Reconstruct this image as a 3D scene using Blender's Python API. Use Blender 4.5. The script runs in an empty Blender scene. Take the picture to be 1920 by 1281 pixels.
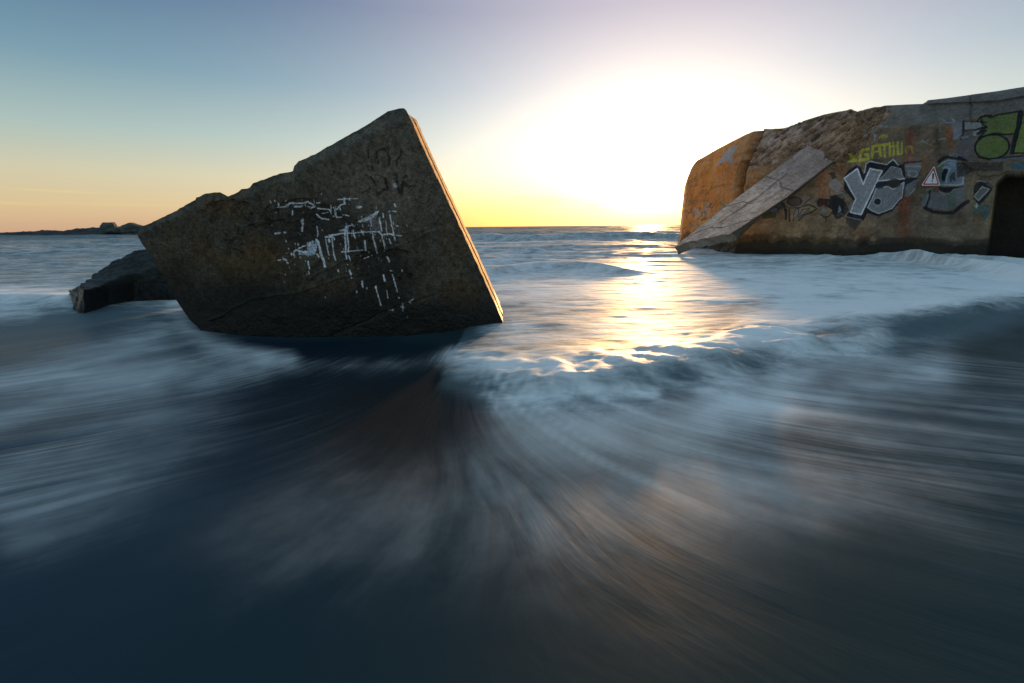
import bpy, math
import numpy as np
from math import radians

# ------------------------------------------------------------------ camera, sky, sun, exposure
scene = bpy.context.scene
W, H = 1920.0, 1281.0
FP = 853.3                                   # 16 mm lens on a 36 mm sensor, in photo pixels
CAM = np.array([0.0, 0.0, 1.2])
PITCH, ROLL = radians(14.2), radians(0.66)
Fw = np.array([0, math.cos(PITCH), -math.sin(PITCH)])
R0 = np.array([1.0, 0, 0]); U0 = np.cross(R0, Fw)
Rt = R0 * math.cos(ROLL) - U0 * math.sin(ROLL)
Up = U0 * math.cos(ROLL) + R0 * math.sin(ROLL)

cd = bpy.data.cameras.new("camera"); cam = bpy.data.objects.new("camera", cd)
scene.collection.objects.link(cam)
cd.lens = 16.0; cd.sensor_width = 36.0; cd.clip_start = 0.05; cd.clip_end = 20000
from mathutils import Matrix
cam.matrix_world = Matrix(((Rt[0], Up[0], -Fw[0], CAM[0]), (Rt[1], Up[1], -Fw[1], CAM[1]),
                           (Rt[2], Up[2], -Fw[2], CAM[2]), (0, 0, 0, 1)))
scene.camera = cam

SUN_AZ, SUN_EL = radians(16.3), radians(4.3)
SUN = np.array([math.sin(SUN_AZ) * math.cos(SUN_EL), math.cos(SUN_AZ) * math.cos(SUN_EL), math.sin(SUN_EL)])

scene.view_settings.view_transform = 'Standard'
scene.view_settings.look = 'None'
scene.view_settings.gamma = 1.0
scene.view_settings.exposure = 0.0

world = bpy.data.worlds.new("World"); scene.world = world; world.use_nodes = True
nt = world.node_tree; nt.nodes.clear()


class NB:
    """small helper for node graphs"""
    def __init__(s, tree): s.t = tree
    def n(s, typ, **kw):
        x = s.t.nodes.new(typ)
        for k, v in kw.items(): setattr(x, k, v)
        return x
    def link(s, a, b): s.t.links.new(a, b)
    def put(s, sock, v):
        if isinstance(v, bpy.types.NodeSocket): s.t.links.new(v, sock)
        elif v is not None: sock.default_value = v
    def math(s, op, a, b=None, c=None, clamp=False):
        x = s.n('ShaderNodeMath', operation=op); x.use_clamp = clamp
        s.put(x.inputs[0], a); s.put(x.inputs[1], b); s.put(x.inputs[2], c)
        return x.outputs[0]
    def vmath(s, op, a, b=None, scale=None):
        x = s.n('ShaderNodeVectorMath', operation=op)
        s.put(x.inputs[0], a); s.put(x.inputs[1], b)
        if scale is not None: s.put(x.inputs['Scale'], scale)
        return x.outputs['Value'] if op in ('DOT_PRODUCT', 'LENGTH') else x.outputs['Vector']
    def mix(s, f, a, b, blend='MIX'):
        x = s.n('ShaderNodeMix', data_type='RGBA', blend_type=blend)
        s.put(x.inputs[0], f)
        for sock, v in ((x.inputs[6], a), (x.inputs[7], b)):
            if isinstance(v, (tuple, list)) and len(v) == 3: v = (*v, 1)
            s.put(sock, v)
        return x.outputs[2]
    def fmix(s, f, a, b):
        x = s.n('ShaderNodeMix', data_type='FLOAT')
        s.put(x.inputs[0], f); s.put(x.inputs[2], a); s.put(x.inputs[3], b)
        return x.outputs[0]
    def ramp(s, f, stops, interp='LINEAR'):
        x = s.n('ShaderNodeValToRGB'); r = x.color_ramp; r.interpolation = interp
        while len(r.elements) > 1: r.elements.remove(r.elements[-1])
        r.elements[0].position = stops[0][0]
        r.elements[0].color = (*stops[0][1], 1)
        for p, c in stops[1:]:
            e = r.elements.new(p); e.color = (*c, 1)
        s.put(x.inputs[0], f); return x.outputs[0]
    def smooth(s, v, a, b, lo=0.0, hi=1.0):
        x = s.n('ShaderNodeMapRange', interpolation_type='SMOOTHSTEP')
        s.put(x.inputs[0], v); s.put(x.inputs[1], a); s.put(x.inputs[2], b); s.put(x.inputs[3], lo); s.put(x.inputs[4], hi)
        return x.outputs[0]
    def noise(s, vec, scale, detail=4.0, rough=0.55, dist=0.0, out=0):
        x = s.n('ShaderNodeTexNoise'); s.put(x.inputs['Vector'], vec)
        x.inputs['Scale'].default_value = scale; x.inputs['Detail'].default_value = detail
        x.inputs['Roughness'].default_value = rough; x.inputs['Distortion'].default_value = dist
        return x.outputs[out]
    def comb(s, x, y, z):
        c = s.n('ShaderNodeCombineXYZ'); s.put(c.inputs[0], x); s.put(c.inputs[1], y); s.put(c.inputs[2], z)
        return c.outputs[0]


def build_world():
    b = NB(nt)
    tc = b.n('ShaderNodeTexCoord')
    d = b.vmath('NORMALIZE', tc.outputs['Generated'])
    sep = b.n('ShaderNodeSeparateXYZ'); b.link(d, sep.inputs[0])
    el = b.math('DEGREES', b.math('ARCSINE', sep.outputs[2]))
    t = b.math('DIVIDE', el, 60.0, clamp=True)
    base = b.ramp(t, [(0.0, (.60, .38, .26)), (0.04, (.66, .49, .29)), (0.09, (.60, .54, .37)),
                      (0.15, (.38, .48, .44)), (0.24, (.16, .29, .36)), (0.36, (.045, .12, .235)),
                      (0.52, (.10, .20, .33)), (0.75, (.23, .40, .54)), (1.0, (.26, .44, .58))])
    # angular distance from a point a little above the sun
    gl = np.array([SUN[0], SUN[1], math.tan(radians(5.2))]); gl /= np.linalg.norm(gl)
    def ang(vec, zs):
        c = b.n('ShaderNodeSeparateXYZ'); b.link(vec, c.inputs[0])
        v = b.vmath('NORMALIZE', b.comb(c.outputs[0], c.outputs[1], b.math('MULTIPLY', c.outputs[2], zs)))
        g = gl.copy(); g[2] *= zs; g /= np.linalg.norm(g)
        return b.math('DEGREES', b.math('ARCCOSINE', b.math('MINIMUM', b.vmath('DOT_PRODUCT', v, tuple(g)), 0.99999)))
    th = ang(d, 1.6); th2 = ang(d, 1.0)
    def gauss(w, th=th):
        q = b.math('DIVIDE', th, w)
        return b.math('EXPONENT', b.math('MULTIPLY', b.math('MULTIPLY', q, q), -1.0))
    g1 = b.vmath('SCALE', (22.0, 14.0, 5.0), scale=gauss(3.6))
    g15 = b.vmath('SCALE', (1.9, 1.5, .95), scale=gauss(6.8))
    g2 = b.vmath('SCALE', (.64, .52, .36), scale=gauss(14.0))
    g3 = b.vmath('SCALE', (.62, .45, .42), scale=gauss(30.0, th2))
    tot = b.vmath('ADD', b.vmath('ADD', b.vmath('ADD', base, g15), g1), b.vmath('ADD', g2, g3))
    # near the horizon towards the sun the air takes the blue out of the light
    near = b.smooth(el, 0.0, 6.8, 1.0, 0.0)
    side = b.smooth(th2, 18.0, 48.0, 1.0, 0.0)
    k = b.math('MULTIPLY', near, side)
    tot = b.mix(k, tot, b.mix(1.0, tot, (1.0, .90, .40), 'MULTIPLY'))
    # thin cloud bank low on the horizon
    cv = b.comb(b.math('MULTIPLY', sep.outputs[0], 3.0), b.math('MULTIPLY', sep.outputs[1], 3.0), b.math('MULTIPLY', sep.outputs[2], 60.0))
    cl = b.smooth(b.noise(cv, 2.2, 4), 0.53, 0.70)
    cl = b.math('MULTIPLY', cl, b.math('MULTIPLY', b.smooth(el, 0.8, 2.5), b.smooth(el, 3.0, 6.0, 1.0, 0.0)))
    tot = b.mix(b.math('MULTIPLY', cl, 0.45), tot, (.80, .60, .26))
    # below the horizon: dim
    tot = b.mix(b.smooth(el, -6.0, -0.3), (.05, .06, .07), tot)
    sky = b.n('ShaderNodeTexSky', sky_type='NISHITA')
    sky.sun_disc = False; sky.sun_elevation = SUN_EL; sky.sun_rotation = SUN_AZ
    sky.air_density = 1.0; sky.dust_density = 1.0; sky.ozone_density = 2.0
    bg1 = b.n('ShaderNodeBackground'); b.link(sky.outputs[0], bg1.inputs[0]); bg1.inputs[1].default_value = 0.05
    bg2 = b.n('ShaderNodeBackground'); b.link(tot, bg2.inputs[0]); bg2.inputs[1].default_value = 0.9
    add = b.n('ShaderNodeAddShader'); b.link(bg1.outputs[0], add.inputs[0]); b.link(bg2.outputs[0], add.inputs[1])
    out = b.n('ShaderNodeOutputWorld'); b.link(add.outputs[0], out.inputs[0])
build_world()

sl = bpy.data.lights.new("sun", 'SUN'); sl.energy = 4.8; sl.angle = radians(2.2); sl.color = (1.0, 0.56, 0.22)
so = bpy.data.objects.new("sun", sl); scene.collection.objects.link(so)
from mathutils import Vector
so.rotation_euler = Vector((-SUN[0], -SUN[1], -SUN[2])).to_track_quat('-Z', 'Y').to_euler()
so.location = (30, 60, 20)


# ------------------------------------------------------------------ measuring helpers
def rays(px, py):
    px = np.asarray(px, float); py = np.asarray(py, float)
    return Fw + Rt * ((px - W / 2) / FP)[..., None] + Up * ((H / 2 - py) / FP)[..., None]

def on_z(px, py, z=0.0):
    d = rays(px, py); t = (z - CAM[2]) / d[..., 2]
    return CAM + d * t[..., None]

def on_plane(px, py, p0, n):
    d = rays(px, py); t = ((p0 - CAM) @ n) / (d @ n)
    return CAM + d * t[..., None]

def proj(P):
    q = P - CAM
    z = np.maximum(q @ Fw, 1e-3)
    return W / 2 + FP * (q @ Rt) / z, H / 2 - FP * (q @ Up) / z

def solve_z(xy, curve, lo=-3.0, hi=12.0):
    """height above the plan point at which the traced line passes"""
    lo = np.full(len(xy), lo); hi = np.full(len(xy), hi)
    cx, cy = np.array(curve, float).T
    for _ in range(40):
        m = (lo + hi) / 2
        a, bb = proj(np.column_stack([xy, m]))
        above = bb < np.interp(a, cx, cy)
        hi = np.where(above, m, hi); lo = np.where(above, lo, m)
    return (lo + hi) / 2

def hsh(ix, iy, iz, seed):
    h = (ix.astype(np.int64) * 374761393 + iy.astype(np.int64) * 668265263 + iz.astype(np.int64) * 2147483647 + seed * 974711) & 0xffffffff
    h = ((h ^ (h >> 13)) * 1274126177) & 0xffffffff
    h = ((h ^ (h >> 16)) * 2246822519) & 0xffffffff
    return ((h ^ (h >> 15)) & 0xffffff) / float(0xffffff)

def vnoise(x, y, z=None, seed=0):
    x = np.asarray(x, float); y = np.asarray(y, float)
    z = np.zeros_like(x) if z is None else np.asarray(z, float)
    xi, yi, zi = np.floor(x), np.floor(y), np.floor(z)
    fx, fy, fz = x - xi, y - yi, z - zi
    fx = fx * fx * fx * (fx * (fx * 6 - 15) + 10); fy = fy * fy * fy * (fy * (fy * 6 - 15) + 10); fz = fz * fz * (3 - 2 * fz)
    flat = not np.any(fz)
    def pl(k):
        a = hsh(xi, yi, zi + k, seed); b = hsh(xi + 1, yi, zi + k, seed)
        c = hsh(xi, yi + 1, zi + k, seed); d = hsh(xi + 1, yi + 1, zi + k, seed)
        return (a * (1 - fx) + b * fx) * (1 - fy) + (c * (1 - fx) + d * fx) * fy
    r = pl(0)
    return r if flat else r * (1 - fz) + pl(1) * fz

def fbm(x, y, z=None, oct=4, seed=0, g=0.5):
    s = 0; a = 1.0; t = 0
    for o in range(oct):
        f = 2.0 ** o
        s = s + a * vnoise(x * f + 17.3 * o, y * f + 5.1 * o, None if z is None else z * f, seed + o)
        t += a; a *= g
    return s / t * 2 - 1                       # about -1..1

def sstep(a, b, x):
    t = np.clip((x - a) / (b - a), 0, 1); return t * t * (3 - 2 * t)

def seg_dist(px, py, pts, full=False):
    best = np.full(px.shape, 1e9)
    for (x0, y0), (x1, y1) in zip(pts[:-1], pts[1:]):
        dx, dy = x1 - x0, y1 - y0; L = dx * dx + dy * dy + 1e-9
        t = np.clip(((px - x0) * dx + (py - y0) * dy) / L, 0, 1)
        best = np.minimum(best, np.hypot(px - x0 - t * dx, py - y0 - t * dy))
    return best

def in_poly(px, py, pts):
    r = np.zeros(px.shape, bool); n = len(pts)
    for i in range(n):
        x0, y0 = pts[i]; x1, y1 = pts[(i + 1) % n]
        if y0 == y1: continue
        c = ((y0 > py) != (y1 > py)) & (px < (x1 - x0) * (py - y0) / (y1 - y0) + x0)
        r ^= c
    return r


# ------------------------------------------------------------------ object helpers
def empty(name, loc, label, cat, group=None):
    o = bpy.data.objects.new(name, None); scene.collection.objects.link(o)
    o.location = loc; o.empty_display_size = 0.3
    o['label'] = label; o['category'] = cat
    if group: o['group'] = group
    return o

def mesh_obj(name, V, quads, mat, parent=None, attrs=None, smooth=True, tris=None):
    V = np.asarray(V, float)
    if parent is not None: V = V - np.array(parent.location)
    quads = np.asarray(quads, dtype=np.int32).reshape(-1, 4)
    me = bpy.data.meshes.new(name)
    nt_ = 0 if tris is None else len(tris)
    me.vertices.add(len(V)); me.vertices.foreach_set('co', V.astype(np.float32).ravel())
    li = quads.ravel()
    tot = np.full(len(quads), 4, np.int32)
    if nt_:
        li = np.concatenate([li, np.asarray(tris, np.int32).ravel()]); tot = np.concatenate([tot, np.full(nt_, 3, np.int32)])
    st = np.concatenate([[0], np.cumsum(tot)[:-1]]).astype(np.int32)
    me.loops.add(len(li)); me.loops.foreach_set('vertex_index', li)
    me.polygons.add(len(tot)); me.polygons.foreach_set('loop_start', st)
    me.polygons.foreach_set('use_smooth', np.full(len(tot), smooth))
    for k, v in (attrs or {}).items():
        if v.ndim == 1:
            a = me.attributes.new(k, 'FLOAT', 'POINT'); a.data.foreach_set('value', v.astype(np.float32))
        else:
            a = me.attributes.new(k, 'FLOAT_COLOR', 'POINT')
            c = np.ones((len(v), 4), np.float32); c[:, :v.shape[1]] = v
            a.data.foreach_set('color', c.ravel())
    me.update(calc_edges=True); me.validate()
    me.materials.append(mat)
    o = bpy.data.objects.new(name, me); scene.collection.objects.link(o)
    if parent is not None: o.parent = parent
    return o

def grid_q(nr, nc, off=0, flip=False, wrap=False):
    r = np.arange(nr - 1)[:, None]; c = np.arange(nc if wrap else nc - 1)[None, :]; c2 = (c + 1) % nc
    a = r * nc + c; b = r * nc + c2; d = (r + 1) * nc + c; e = (r + 1) * nc + c2
    q = np.stack([a, b, e, d] if not flip else [a, d, e, b], -1).reshape(-1, 4)
    return q + off


# ------------------------------------------------------------------ materials
def new_mat(name):
    m = bpy.data.materials.new(name); m.use_nodes = True; m.node_tree.nodes.clear()
    b = NB(m.node_tree)
    p = b.n('ShaderNodeBsdfPrincipled'); o = b.n('ShaderNodeOutputMaterial'); b.link(p.outputs[0], o.inputs[0])
    return m, b, p

def concrete(name, paint=True, base=(.12, .115, .10), rough=.85, grit=1.0, wet_z=0.35, scale=1.0, bump=0.02):
    m, b, p = new_mat(name)
    g = b.n('ShaderNodeNewGeometry'); pos = g.outputs['Position']
    n1 = b.noise(pos, 1.3 * scale, 6, .62); n2 = b.noise(pos, 14 * scale, 6, .7); n3 = b.noise(pos, 44 * scale, 4, .8)
    if paint:
        a = b.n('ShaderNodeAttribute', attribute_name='paint'); col = a.outputs['Color']
        hold = a.outputs['Alpha']
    else:
        col = (*base, 1); hold = 0.0
    v = b.math('ADD', b.math('MULTIPLY', b.math('SUBTRACT', n1, .5), 1.3), b.math('MULTIPLY', b.math('SUBTRACT', n2, .5), 1.5 * grit))
    v = b.math('ADD', v, b.math('MULTIPLY', b.math('SUBTRACT', n3, .5), 3.2 * grit))
    v = b.math('MAXIMUM', b.math('ADD', v, 1.0), .12)
    c = b.mix(1.0, col, b.comb(v, v, v), 'MULTIPLY')
    # pale aggregate grains and small dark pits
    vo = b.n('ShaderNodeTexVoronoi'); vo.inputs['Scale'].default_value = 48 * scale; b.link(pos, vo.inputs['Vector'])
    gr = b.math('MULTIPLY', b.smooth(vo.outputs['Distance'], .10, .24, 1, 0), b.smooth(b.noise(pos, 9, 3), .50, .68))
    c = b.mix(b.math('MULTIPLY', gr, .35 * grit), c, (.30, .28, .24))
    vp = b.n('ShaderNodeTexVoronoi'); vp.inputs['Scale'].default_value = 17 * scale; b.link(pos, vp.inputs['Vector'])
    pit = b.smooth(vp.outputs['Distance'], .10, .2, 1, 0)
    c = b.mix(b.math('MULTIPLY', pit, .5 * grit), c, (.015, .014, .012))
    sep = b.n('ShaderNodeSeparateXYZ'); b.link(pos, sep.inputs[0])
    zz = b.math('ADD', sep.outputs[2], b.math('MULTIPLY', b.math('SUBTRACT', n1, .5), -.5))
    wet = b.smooth(zz, wet_z, wet_z + .35, 1, 0)
    c = b.mix(wet, c, b.mix(1.0, c, (.30, .32, .30), 'MULTIPLY'))
    b.link(c, p.inputs['Base Color'])
    b.put(p.inputs['Roughness'], b.fmix(b.math('MAXIMUM', wet, hold), rough, .38))
    p.inputs['Specular IOR Level'].default_value = .35
    bm = b.n('ShaderNodeBump'); bm.inputs['Strength'].default_value = .9; bm.inputs['Distance'].default_value = bump
    hgt = b.math('ADD', b.math('ADD', n2, b.math('MULTIPLY', n3, .45)), b.math('MULTIPLY', pit, -.5))
    b.link(hgt, bm.inputs['Height']); b.link(bm.outputs[0], p.inputs['Normal'])
    return m

def plain(name, col, rough=.5, spec=.5):
    m, b, p = new_mat(name)
    g = b.n('ShaderNodeNewGeometry'); n = b.noise(g.outputs['Position'], 22, 5, .65)
    v = b.math('ADD', b.math('MULTIPLY', n, .6), .7)
    b.link(b.mix(1.0, (*col, 1), b.comb(v, v, v), 'MULTIPLY'), p.inputs['Base Color'])
    p.inputs['Roughness'].default_value = rough; p.inputs['Specular IOR Level'].default_value = spec
    return m


# ------------------------------------------------------------------ graffiti: strokes and patches of paint, in photo pixels
class Paint:
    def __init__(s, px, py, col):
        s.px, s.py = px, py; s.c = col.copy(); s.n = np.zeros(len(px))
        s.wx = fbm(px / 7, py / 7, oct=3, seed=91) ; s.wy = fbm(px / 7, py / 7, oct=3, seed=95)
        s.fine = fbm(px / 2.3, py / 2.3, oct=2, seed=77)
        s.o = (0, 0, 1.0); s.fade = 1.0; s.wob = .6
    def at(s, ox, oy, k): s.o = (ox, oy, k); return s
    def _p(s, pts): return [(s.o[0] + x / s.o[2], s.o[1] + y / s.o[2]) for x, y in pts]
    def _sel(s, pts, m):
        a = np.array(pts); 
        return np.nonzero((s.px > a[:, 0].min() - m) & (s.px < a[:, 0].max() + m) & (s.py > a[:, 1].min() - m) & (s.py < a[:, 1].max() + m))[0]
    def _put(s, i, al, col, gap):
        al = al * s.fade * (1 - gap * sstep(.0, .45, s.fine[i]))
        s.c[i] = s.c[i] * (1 - al[:, None]) + np.array(col) * al[:, None]
    def stroke(s, pts, w, col, a=1.0, gap=.15, soft=.7):
        pts = s._p(pts); w = w / s.o[2]; i = s._sel(pts, w + 4)
        if not len(i): return
        d = seg_dist(s.px[i] + s.wx[i] * s.wob, s.py[i] + s.wy[i] * s.wob, pts)
        s._put(i, a * (1 - sstep(w / 2 - soft, w / 2 + soft, d)), col, gap)
    def poly(s, pts, col, a=1.0, edge=None, ew=8, gap=.15):
        q = s._p(pts); i = s._sel(q, 4)
        if not len(i): return
        m = in_poly(s.px[i] + s.wx[i] * s.wob, s.py[i] + s.wy[i] * s.wob, q).astype(float)
        s._put(i, a * m, col, gap)
        if edge is not None: s.stroke(list(pts) + [pts[0]], ew, edge, a, gap)
    def ell(s, cx, cy, rx, ry, col, a=1.0, edge=None, ew=8, gap=.15, rot=0):
        t = np.linspace(0, 2 * math.pi, 22)[:-1]; c, d = math.cos(rot), math.sin(rot)
        s.poly([(cx + rx * math.cos(k) * c - ry * math.sin(k) * d, cy + rx * math.cos(k) * d + ry * math.sin(k) * c) for k in t], col, a, edge, ew, gap)
    def arc(s, cx, cy, rx, ry, a0, a1, w, col, a=1.0, gap=.15):
        t = np.radians(np.linspace(a0, a1, 16))
        s.stroke([(cx + rx * math.cos(k), cy + ry * math.sin(k)) for k in t], w, col, a, gap)


# ------------------------------------------------------------------ the tilted concrete fragment
def resample(pts, n):
    a = np.array(pts, float); d = np.concatenate([[0], np.cumsum(np.hypot(*np.diff(a, axis=0).T))])
    t = np.linspace(0, d[-1], n)
    return np.column_stack([np.interp(t, d, a[:, 0]), np.interp(t, d, a[:, 1])])

BL, BR = on_z(372, 616), on_z(945, 608)
fx = (BR - BL); fx[2] = 0; fx /= np.linalg.norm(fx)
FN = np.array([fx[1], -fx[0], 0.0])                       # towards the camera
FN = FN * math.cos(radians(2)) + np.array([0, 0, 1]) * math.sin(radians(2))
FN /= np.linalg.norm(FN)

TOP = [(257, 432), (268, 424), (285, 417), (302, 409), (322, 400), (345, 387), (366, 375), (368, 371), (384, 364), (402, 361), (413, 361.5), (421, 367),
       (424, 371), (446, 360), (452, 354), (468, 352), (474, 344), (498, 336), (512, 330), (530, 324), (544, 322), (549, 321),
       (552, 311), (560, 303), (574, 297), (592, 288), (607, 279), (622, 272), (648, 256.5), (668, 246), (682, 238), (698, 228), (712, 219), (727, 209),
       (738, 206.5), (748, 203.5), (757, 203), (761, 206), (766, 215)]
LEFT = [(257, 432), (259, 444), (266, 457), (275, 469), (281, 477), (292, 498), (303, 517), (312, 533), (326, 556), (342, 580), (356, 600), (372, 614), (395, 650), (415, 690)]
RIGHT = [(766, 215), (772, 228), (790, 270), (817, 329), (850, 400), (878, 460), (903, 515), (925, 565), (943, 606), (958, 640), (982, 692)]

def build_block():
    nu, nv = 820, 560
    T, B = resample(TOP, nu), resample([(415, 690), (982, 692)], nu)
    L, R = resample(LEFT, nv), resample(RIGHT, nv)
    # chip the broken upper edge
    s = np.arange(nu)
    chip = fbm(s / 9.0, s * 0, oct=4, seed=3) * 1.8 + np.maximum(fbm(s / 30.0, s * 0 + 5, oct=2, seed=8), 0) * 2.5
    chip = (chip - .6) * .55; chip *= sstep(0, 12, s) * sstep(0, 40, nu - 1 - s)
    T[:, 1] += chip * np.where(s > nu * .8, .4, 1)
    u = np.linspace(0, 1, nu)[None, :, None]; v = np.linspace(0, 1, nv)[:, None, None]
    P = (1 - v) * T[None] + v * B[None] + (1 - u) * L[:, None] + u * R[:, None] \
        - ((1 - u) * (1 - v) * T[0] + u * (1 - v) * T[-1] + (1 - u) * v * B[0] + u * v * B[-1])
    px, py = P[..., 0].ravel(), P[..., 1].ravel()
    V = on_plane(px, py, BL, FN)
    U, Vv = np.broadcast_arrays(u[..., 0], v[..., 0]); U = U.ravel(); Vv = Vv.ravel()
    inner = np.minimum(np.minimum(sstep(0, .03, U), sstep(0, .012, 1 - U)), sstep(0, .03, Vv))
    a, bq = V @ fx, V[:, 2]
    disp = fbm(a * 1.2, bq * 1.2, oct=3, seed=11) * .028 + fbm(a * 7, bq * 7, oct=4, seed=12) * .011 + fbm(a * 45, bq * 45, oct=2, seed=13) * .003
    # scars and scratches: straight fold lines crossing the face
    for pts, w, dep in (([(620, 632), (700, 596), (760, 572), (830, 548)], 2.5, -.012), ([(560, 545), (590, 515), (640, 490), (740, 465), (830, 425)], 2.0, .012),
                        ([(400, 600), (470, 560), (560, 548), (640, 520), (690, 512)], 2.4, .013), ([(545, 560), (575, 520), (600, 480)], 2, .010),
                        ([(398, 372), (401, 400), (405, 430)], 3, -.02), ([(700, 450), (760, 436), (830, 424)], 1.6, .008)):
        d = seg_dist(px + fbm(px / 20, py / 20, oct=2, seed=31) * 6, py, pts)
        disp += dep * np.exp(-(d / w) ** 2)
    # flaked hollow patches
    for cx, cy, rx, ry, dep in ((560, 400, 60, 30, .02), (715, 500, 55, 40, .03), (500, 450, 70, 40, .02), (430, 400, 45, 25, .02), (610, 420, 60, 25, .015)):
        q = ((px - cx) / rx) ** 2 + ((py - cy) / ry) ** 2 + fbm(px / 14, py / 14, oct=3, seed=int(cx)) * .9
        disp -= dep * (1 - sstep(.75, .95, q))
    # worn upper border: rounded back
    edge = (1 - sstep(0, .055, Vv + fbm(U * 40, Vv * 20, oct=3, seed=6) * .012))
    back = (.10 * edge ** 2 * (1 - sstep(.93, .985, U)) + .05 * (1 - sstep(0, .035, U)) ** 2)
    dv = V - CAM
    V = V + FN * (disp * inner)[:, None] + dv / (-(dv @ FN))[:, None] * back[:, None]
    # pigment
    n = fbm(a * .9, bq * .9, oct=4, seed=21); n2 = fbm(a * 3, bq * 3, oct=4, seed=22)
    col = np.tile(np.array([.165, .150, .115]), (len(px), 1))
    def blend(mask, c):
        nonlocal col
        col = col * (1 - mask[:, None]) + np.array(c) * mask[:, None]
    blend(sstep(.0, .5, n + n2 * .4) * .7, (.095, .105, .10))
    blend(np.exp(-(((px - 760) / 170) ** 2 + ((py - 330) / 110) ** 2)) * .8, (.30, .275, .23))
    blend(sstep(.0, .45, n2 + np.exp(-(((px - 400) / 160) ** 2 + ((py - 490) / 70) ** 2)) * .5 - .25) * .6, (.13, .095, .05))
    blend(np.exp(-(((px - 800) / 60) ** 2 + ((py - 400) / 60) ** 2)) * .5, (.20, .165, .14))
    for cx, cy, rx, ry, k in ((430, 385, 50, 34, .6), (470, 480, 100, 45, .6), (860, 555, 50, 40, .6), (640, 540, 120, 30, .35), (850, 440, 40, 70, .35)):
        blend(sstep(.3, .9, np.exp(-(((px - cx) / rx) ** 2 + ((py - cy) / ry) ** 2)) + n2 * .5) * k, (.20, .115, .04))
    # dark weathered crust in flaked patches and along the foot
    q = np.exp(-(((px - 590) / 110) ** 2 + ((py - 420) / 55) ** 2)) + .9 * np.exp(-(((px - 720) / 80) ** 2 + ((py - 515) / 60) ** 2))
    blend(sstep(.25, .8, q + n2 * .45) * .72, (.045, .045, .042))
    blend(sstep(490, 590, py - (px - 600) * .10 + n2 * 34) * .85, (.016, .018, .014))
    fine = fbm(a * 22, bq * 22, oct=3, seed=24)
    col *= np.array([1.08, 1.0, .88]) * (.50 + .26 * fine + .18 * n2)[:, None]; col = np.maximum(col, .006)
    pt = Paint(px, py, col); Wt = (.92, .93, .95)
    pt.at(500, 360, 7.385)
    S = pt.stroke
    dr = dict(gap=.35, soft=.6); pt.wob = .7; pt.wx = fbm(px / 4, py / 4, oct=3, seed=91); pt.wy = fbm(px / 4, py / 4, oct=3, seed=95)
    def S(pts, w, c, a=1., **k): pt.stroke(pts, w * (1.05 if c is Wt else 1.8), c, a, **k)
    for pts, w in (([(145, 215), (260, 200)], 12), ([(270, 180), (310, 155), (370, 155), (480, 155), (560, 135), (610, 160), (640, 175)], 20), ([(380, 200), (450, 205), (470, 190)], 22),
                   ([(600, 225), (660, 200)], 18), ([(680, 155), (740, 150)], 12), ([(700, 225), (850, 240), (880, 265)], 16), ([(880, 180), (885, 300)], 14),
                   ([(940, 250), (960, 350), (1030, 350)], 14), ([(920, 220), (970, 240), (1020, 185), (1080, 160)], 14), ([(980, 105), (1150, 92)], 15),
                   ([(1070, 90), (1078, 165)], 24), ([(1160, 90), (1260, 92)], 7), ([(690, 310), (740, 365), (850, 380)], 16), ([(760, 300), (850, 285)], 9), ([(350, 260), (352, 320)], 14),
                   ([(470, 395), (485, 440)], 30), ([(480, 470), (488, 545)], 18), ([(110, 575), (170, 570)], 26), ([(235, 560), (255, 562)], 22), ([(1265, 215), (1300, 210)], 26),
                   ([(1090, 320), (1140, 330)], 16), ([(1770, 170), (1780, 200)], 20), ([(1745, 268), (1795, 272)], 12), ([(640, 100), (655, 150)], 6), ([(565, 200), (590, 205)], 12)):
        S(pts, w, Wt, .9, **dr)
    pt.poly([(1255, 410), (1330, 370), (1440, 320), (1520, 265), (1555, 262), (1510, 330), (1420, 390), (1350, 410), (1270, 425)], Wt, .9, gap=.6)
    pt.poly([(1330, 370), (1440, 320), (1530, 300), (1500, 400), (1440, 430), (1340, 420)], (.4, .43, .5), .5, gap=.9)
    pt.poly([(980, 540), (1060, 510), (1080, 470), (1140, 460), (1265, 450), (1130, 480), (1110, 555), (1060, 550), (1000, 545)], (.6, .68, .78), .85, gap=.5)
    pt.poly([(560, 700), (600, 690), (660, 675), (720, 690), (700, 750), (680, 850), (640, 880), (560, 880), (450, 870), (440, 830), (560, 820), (560, 770)], (.58, .68, .8), .85, gap=.75)
    pt.poly([(800, 615), (915, 600), (915, 640), (860, 630), (800, 640)], Wt, .9, gap=.3)
    pt.poly([(1460, 420), (1560, 420), (1560, 540), (1450, 540)], (.4, .42, .46), .3, gap=1)
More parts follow.
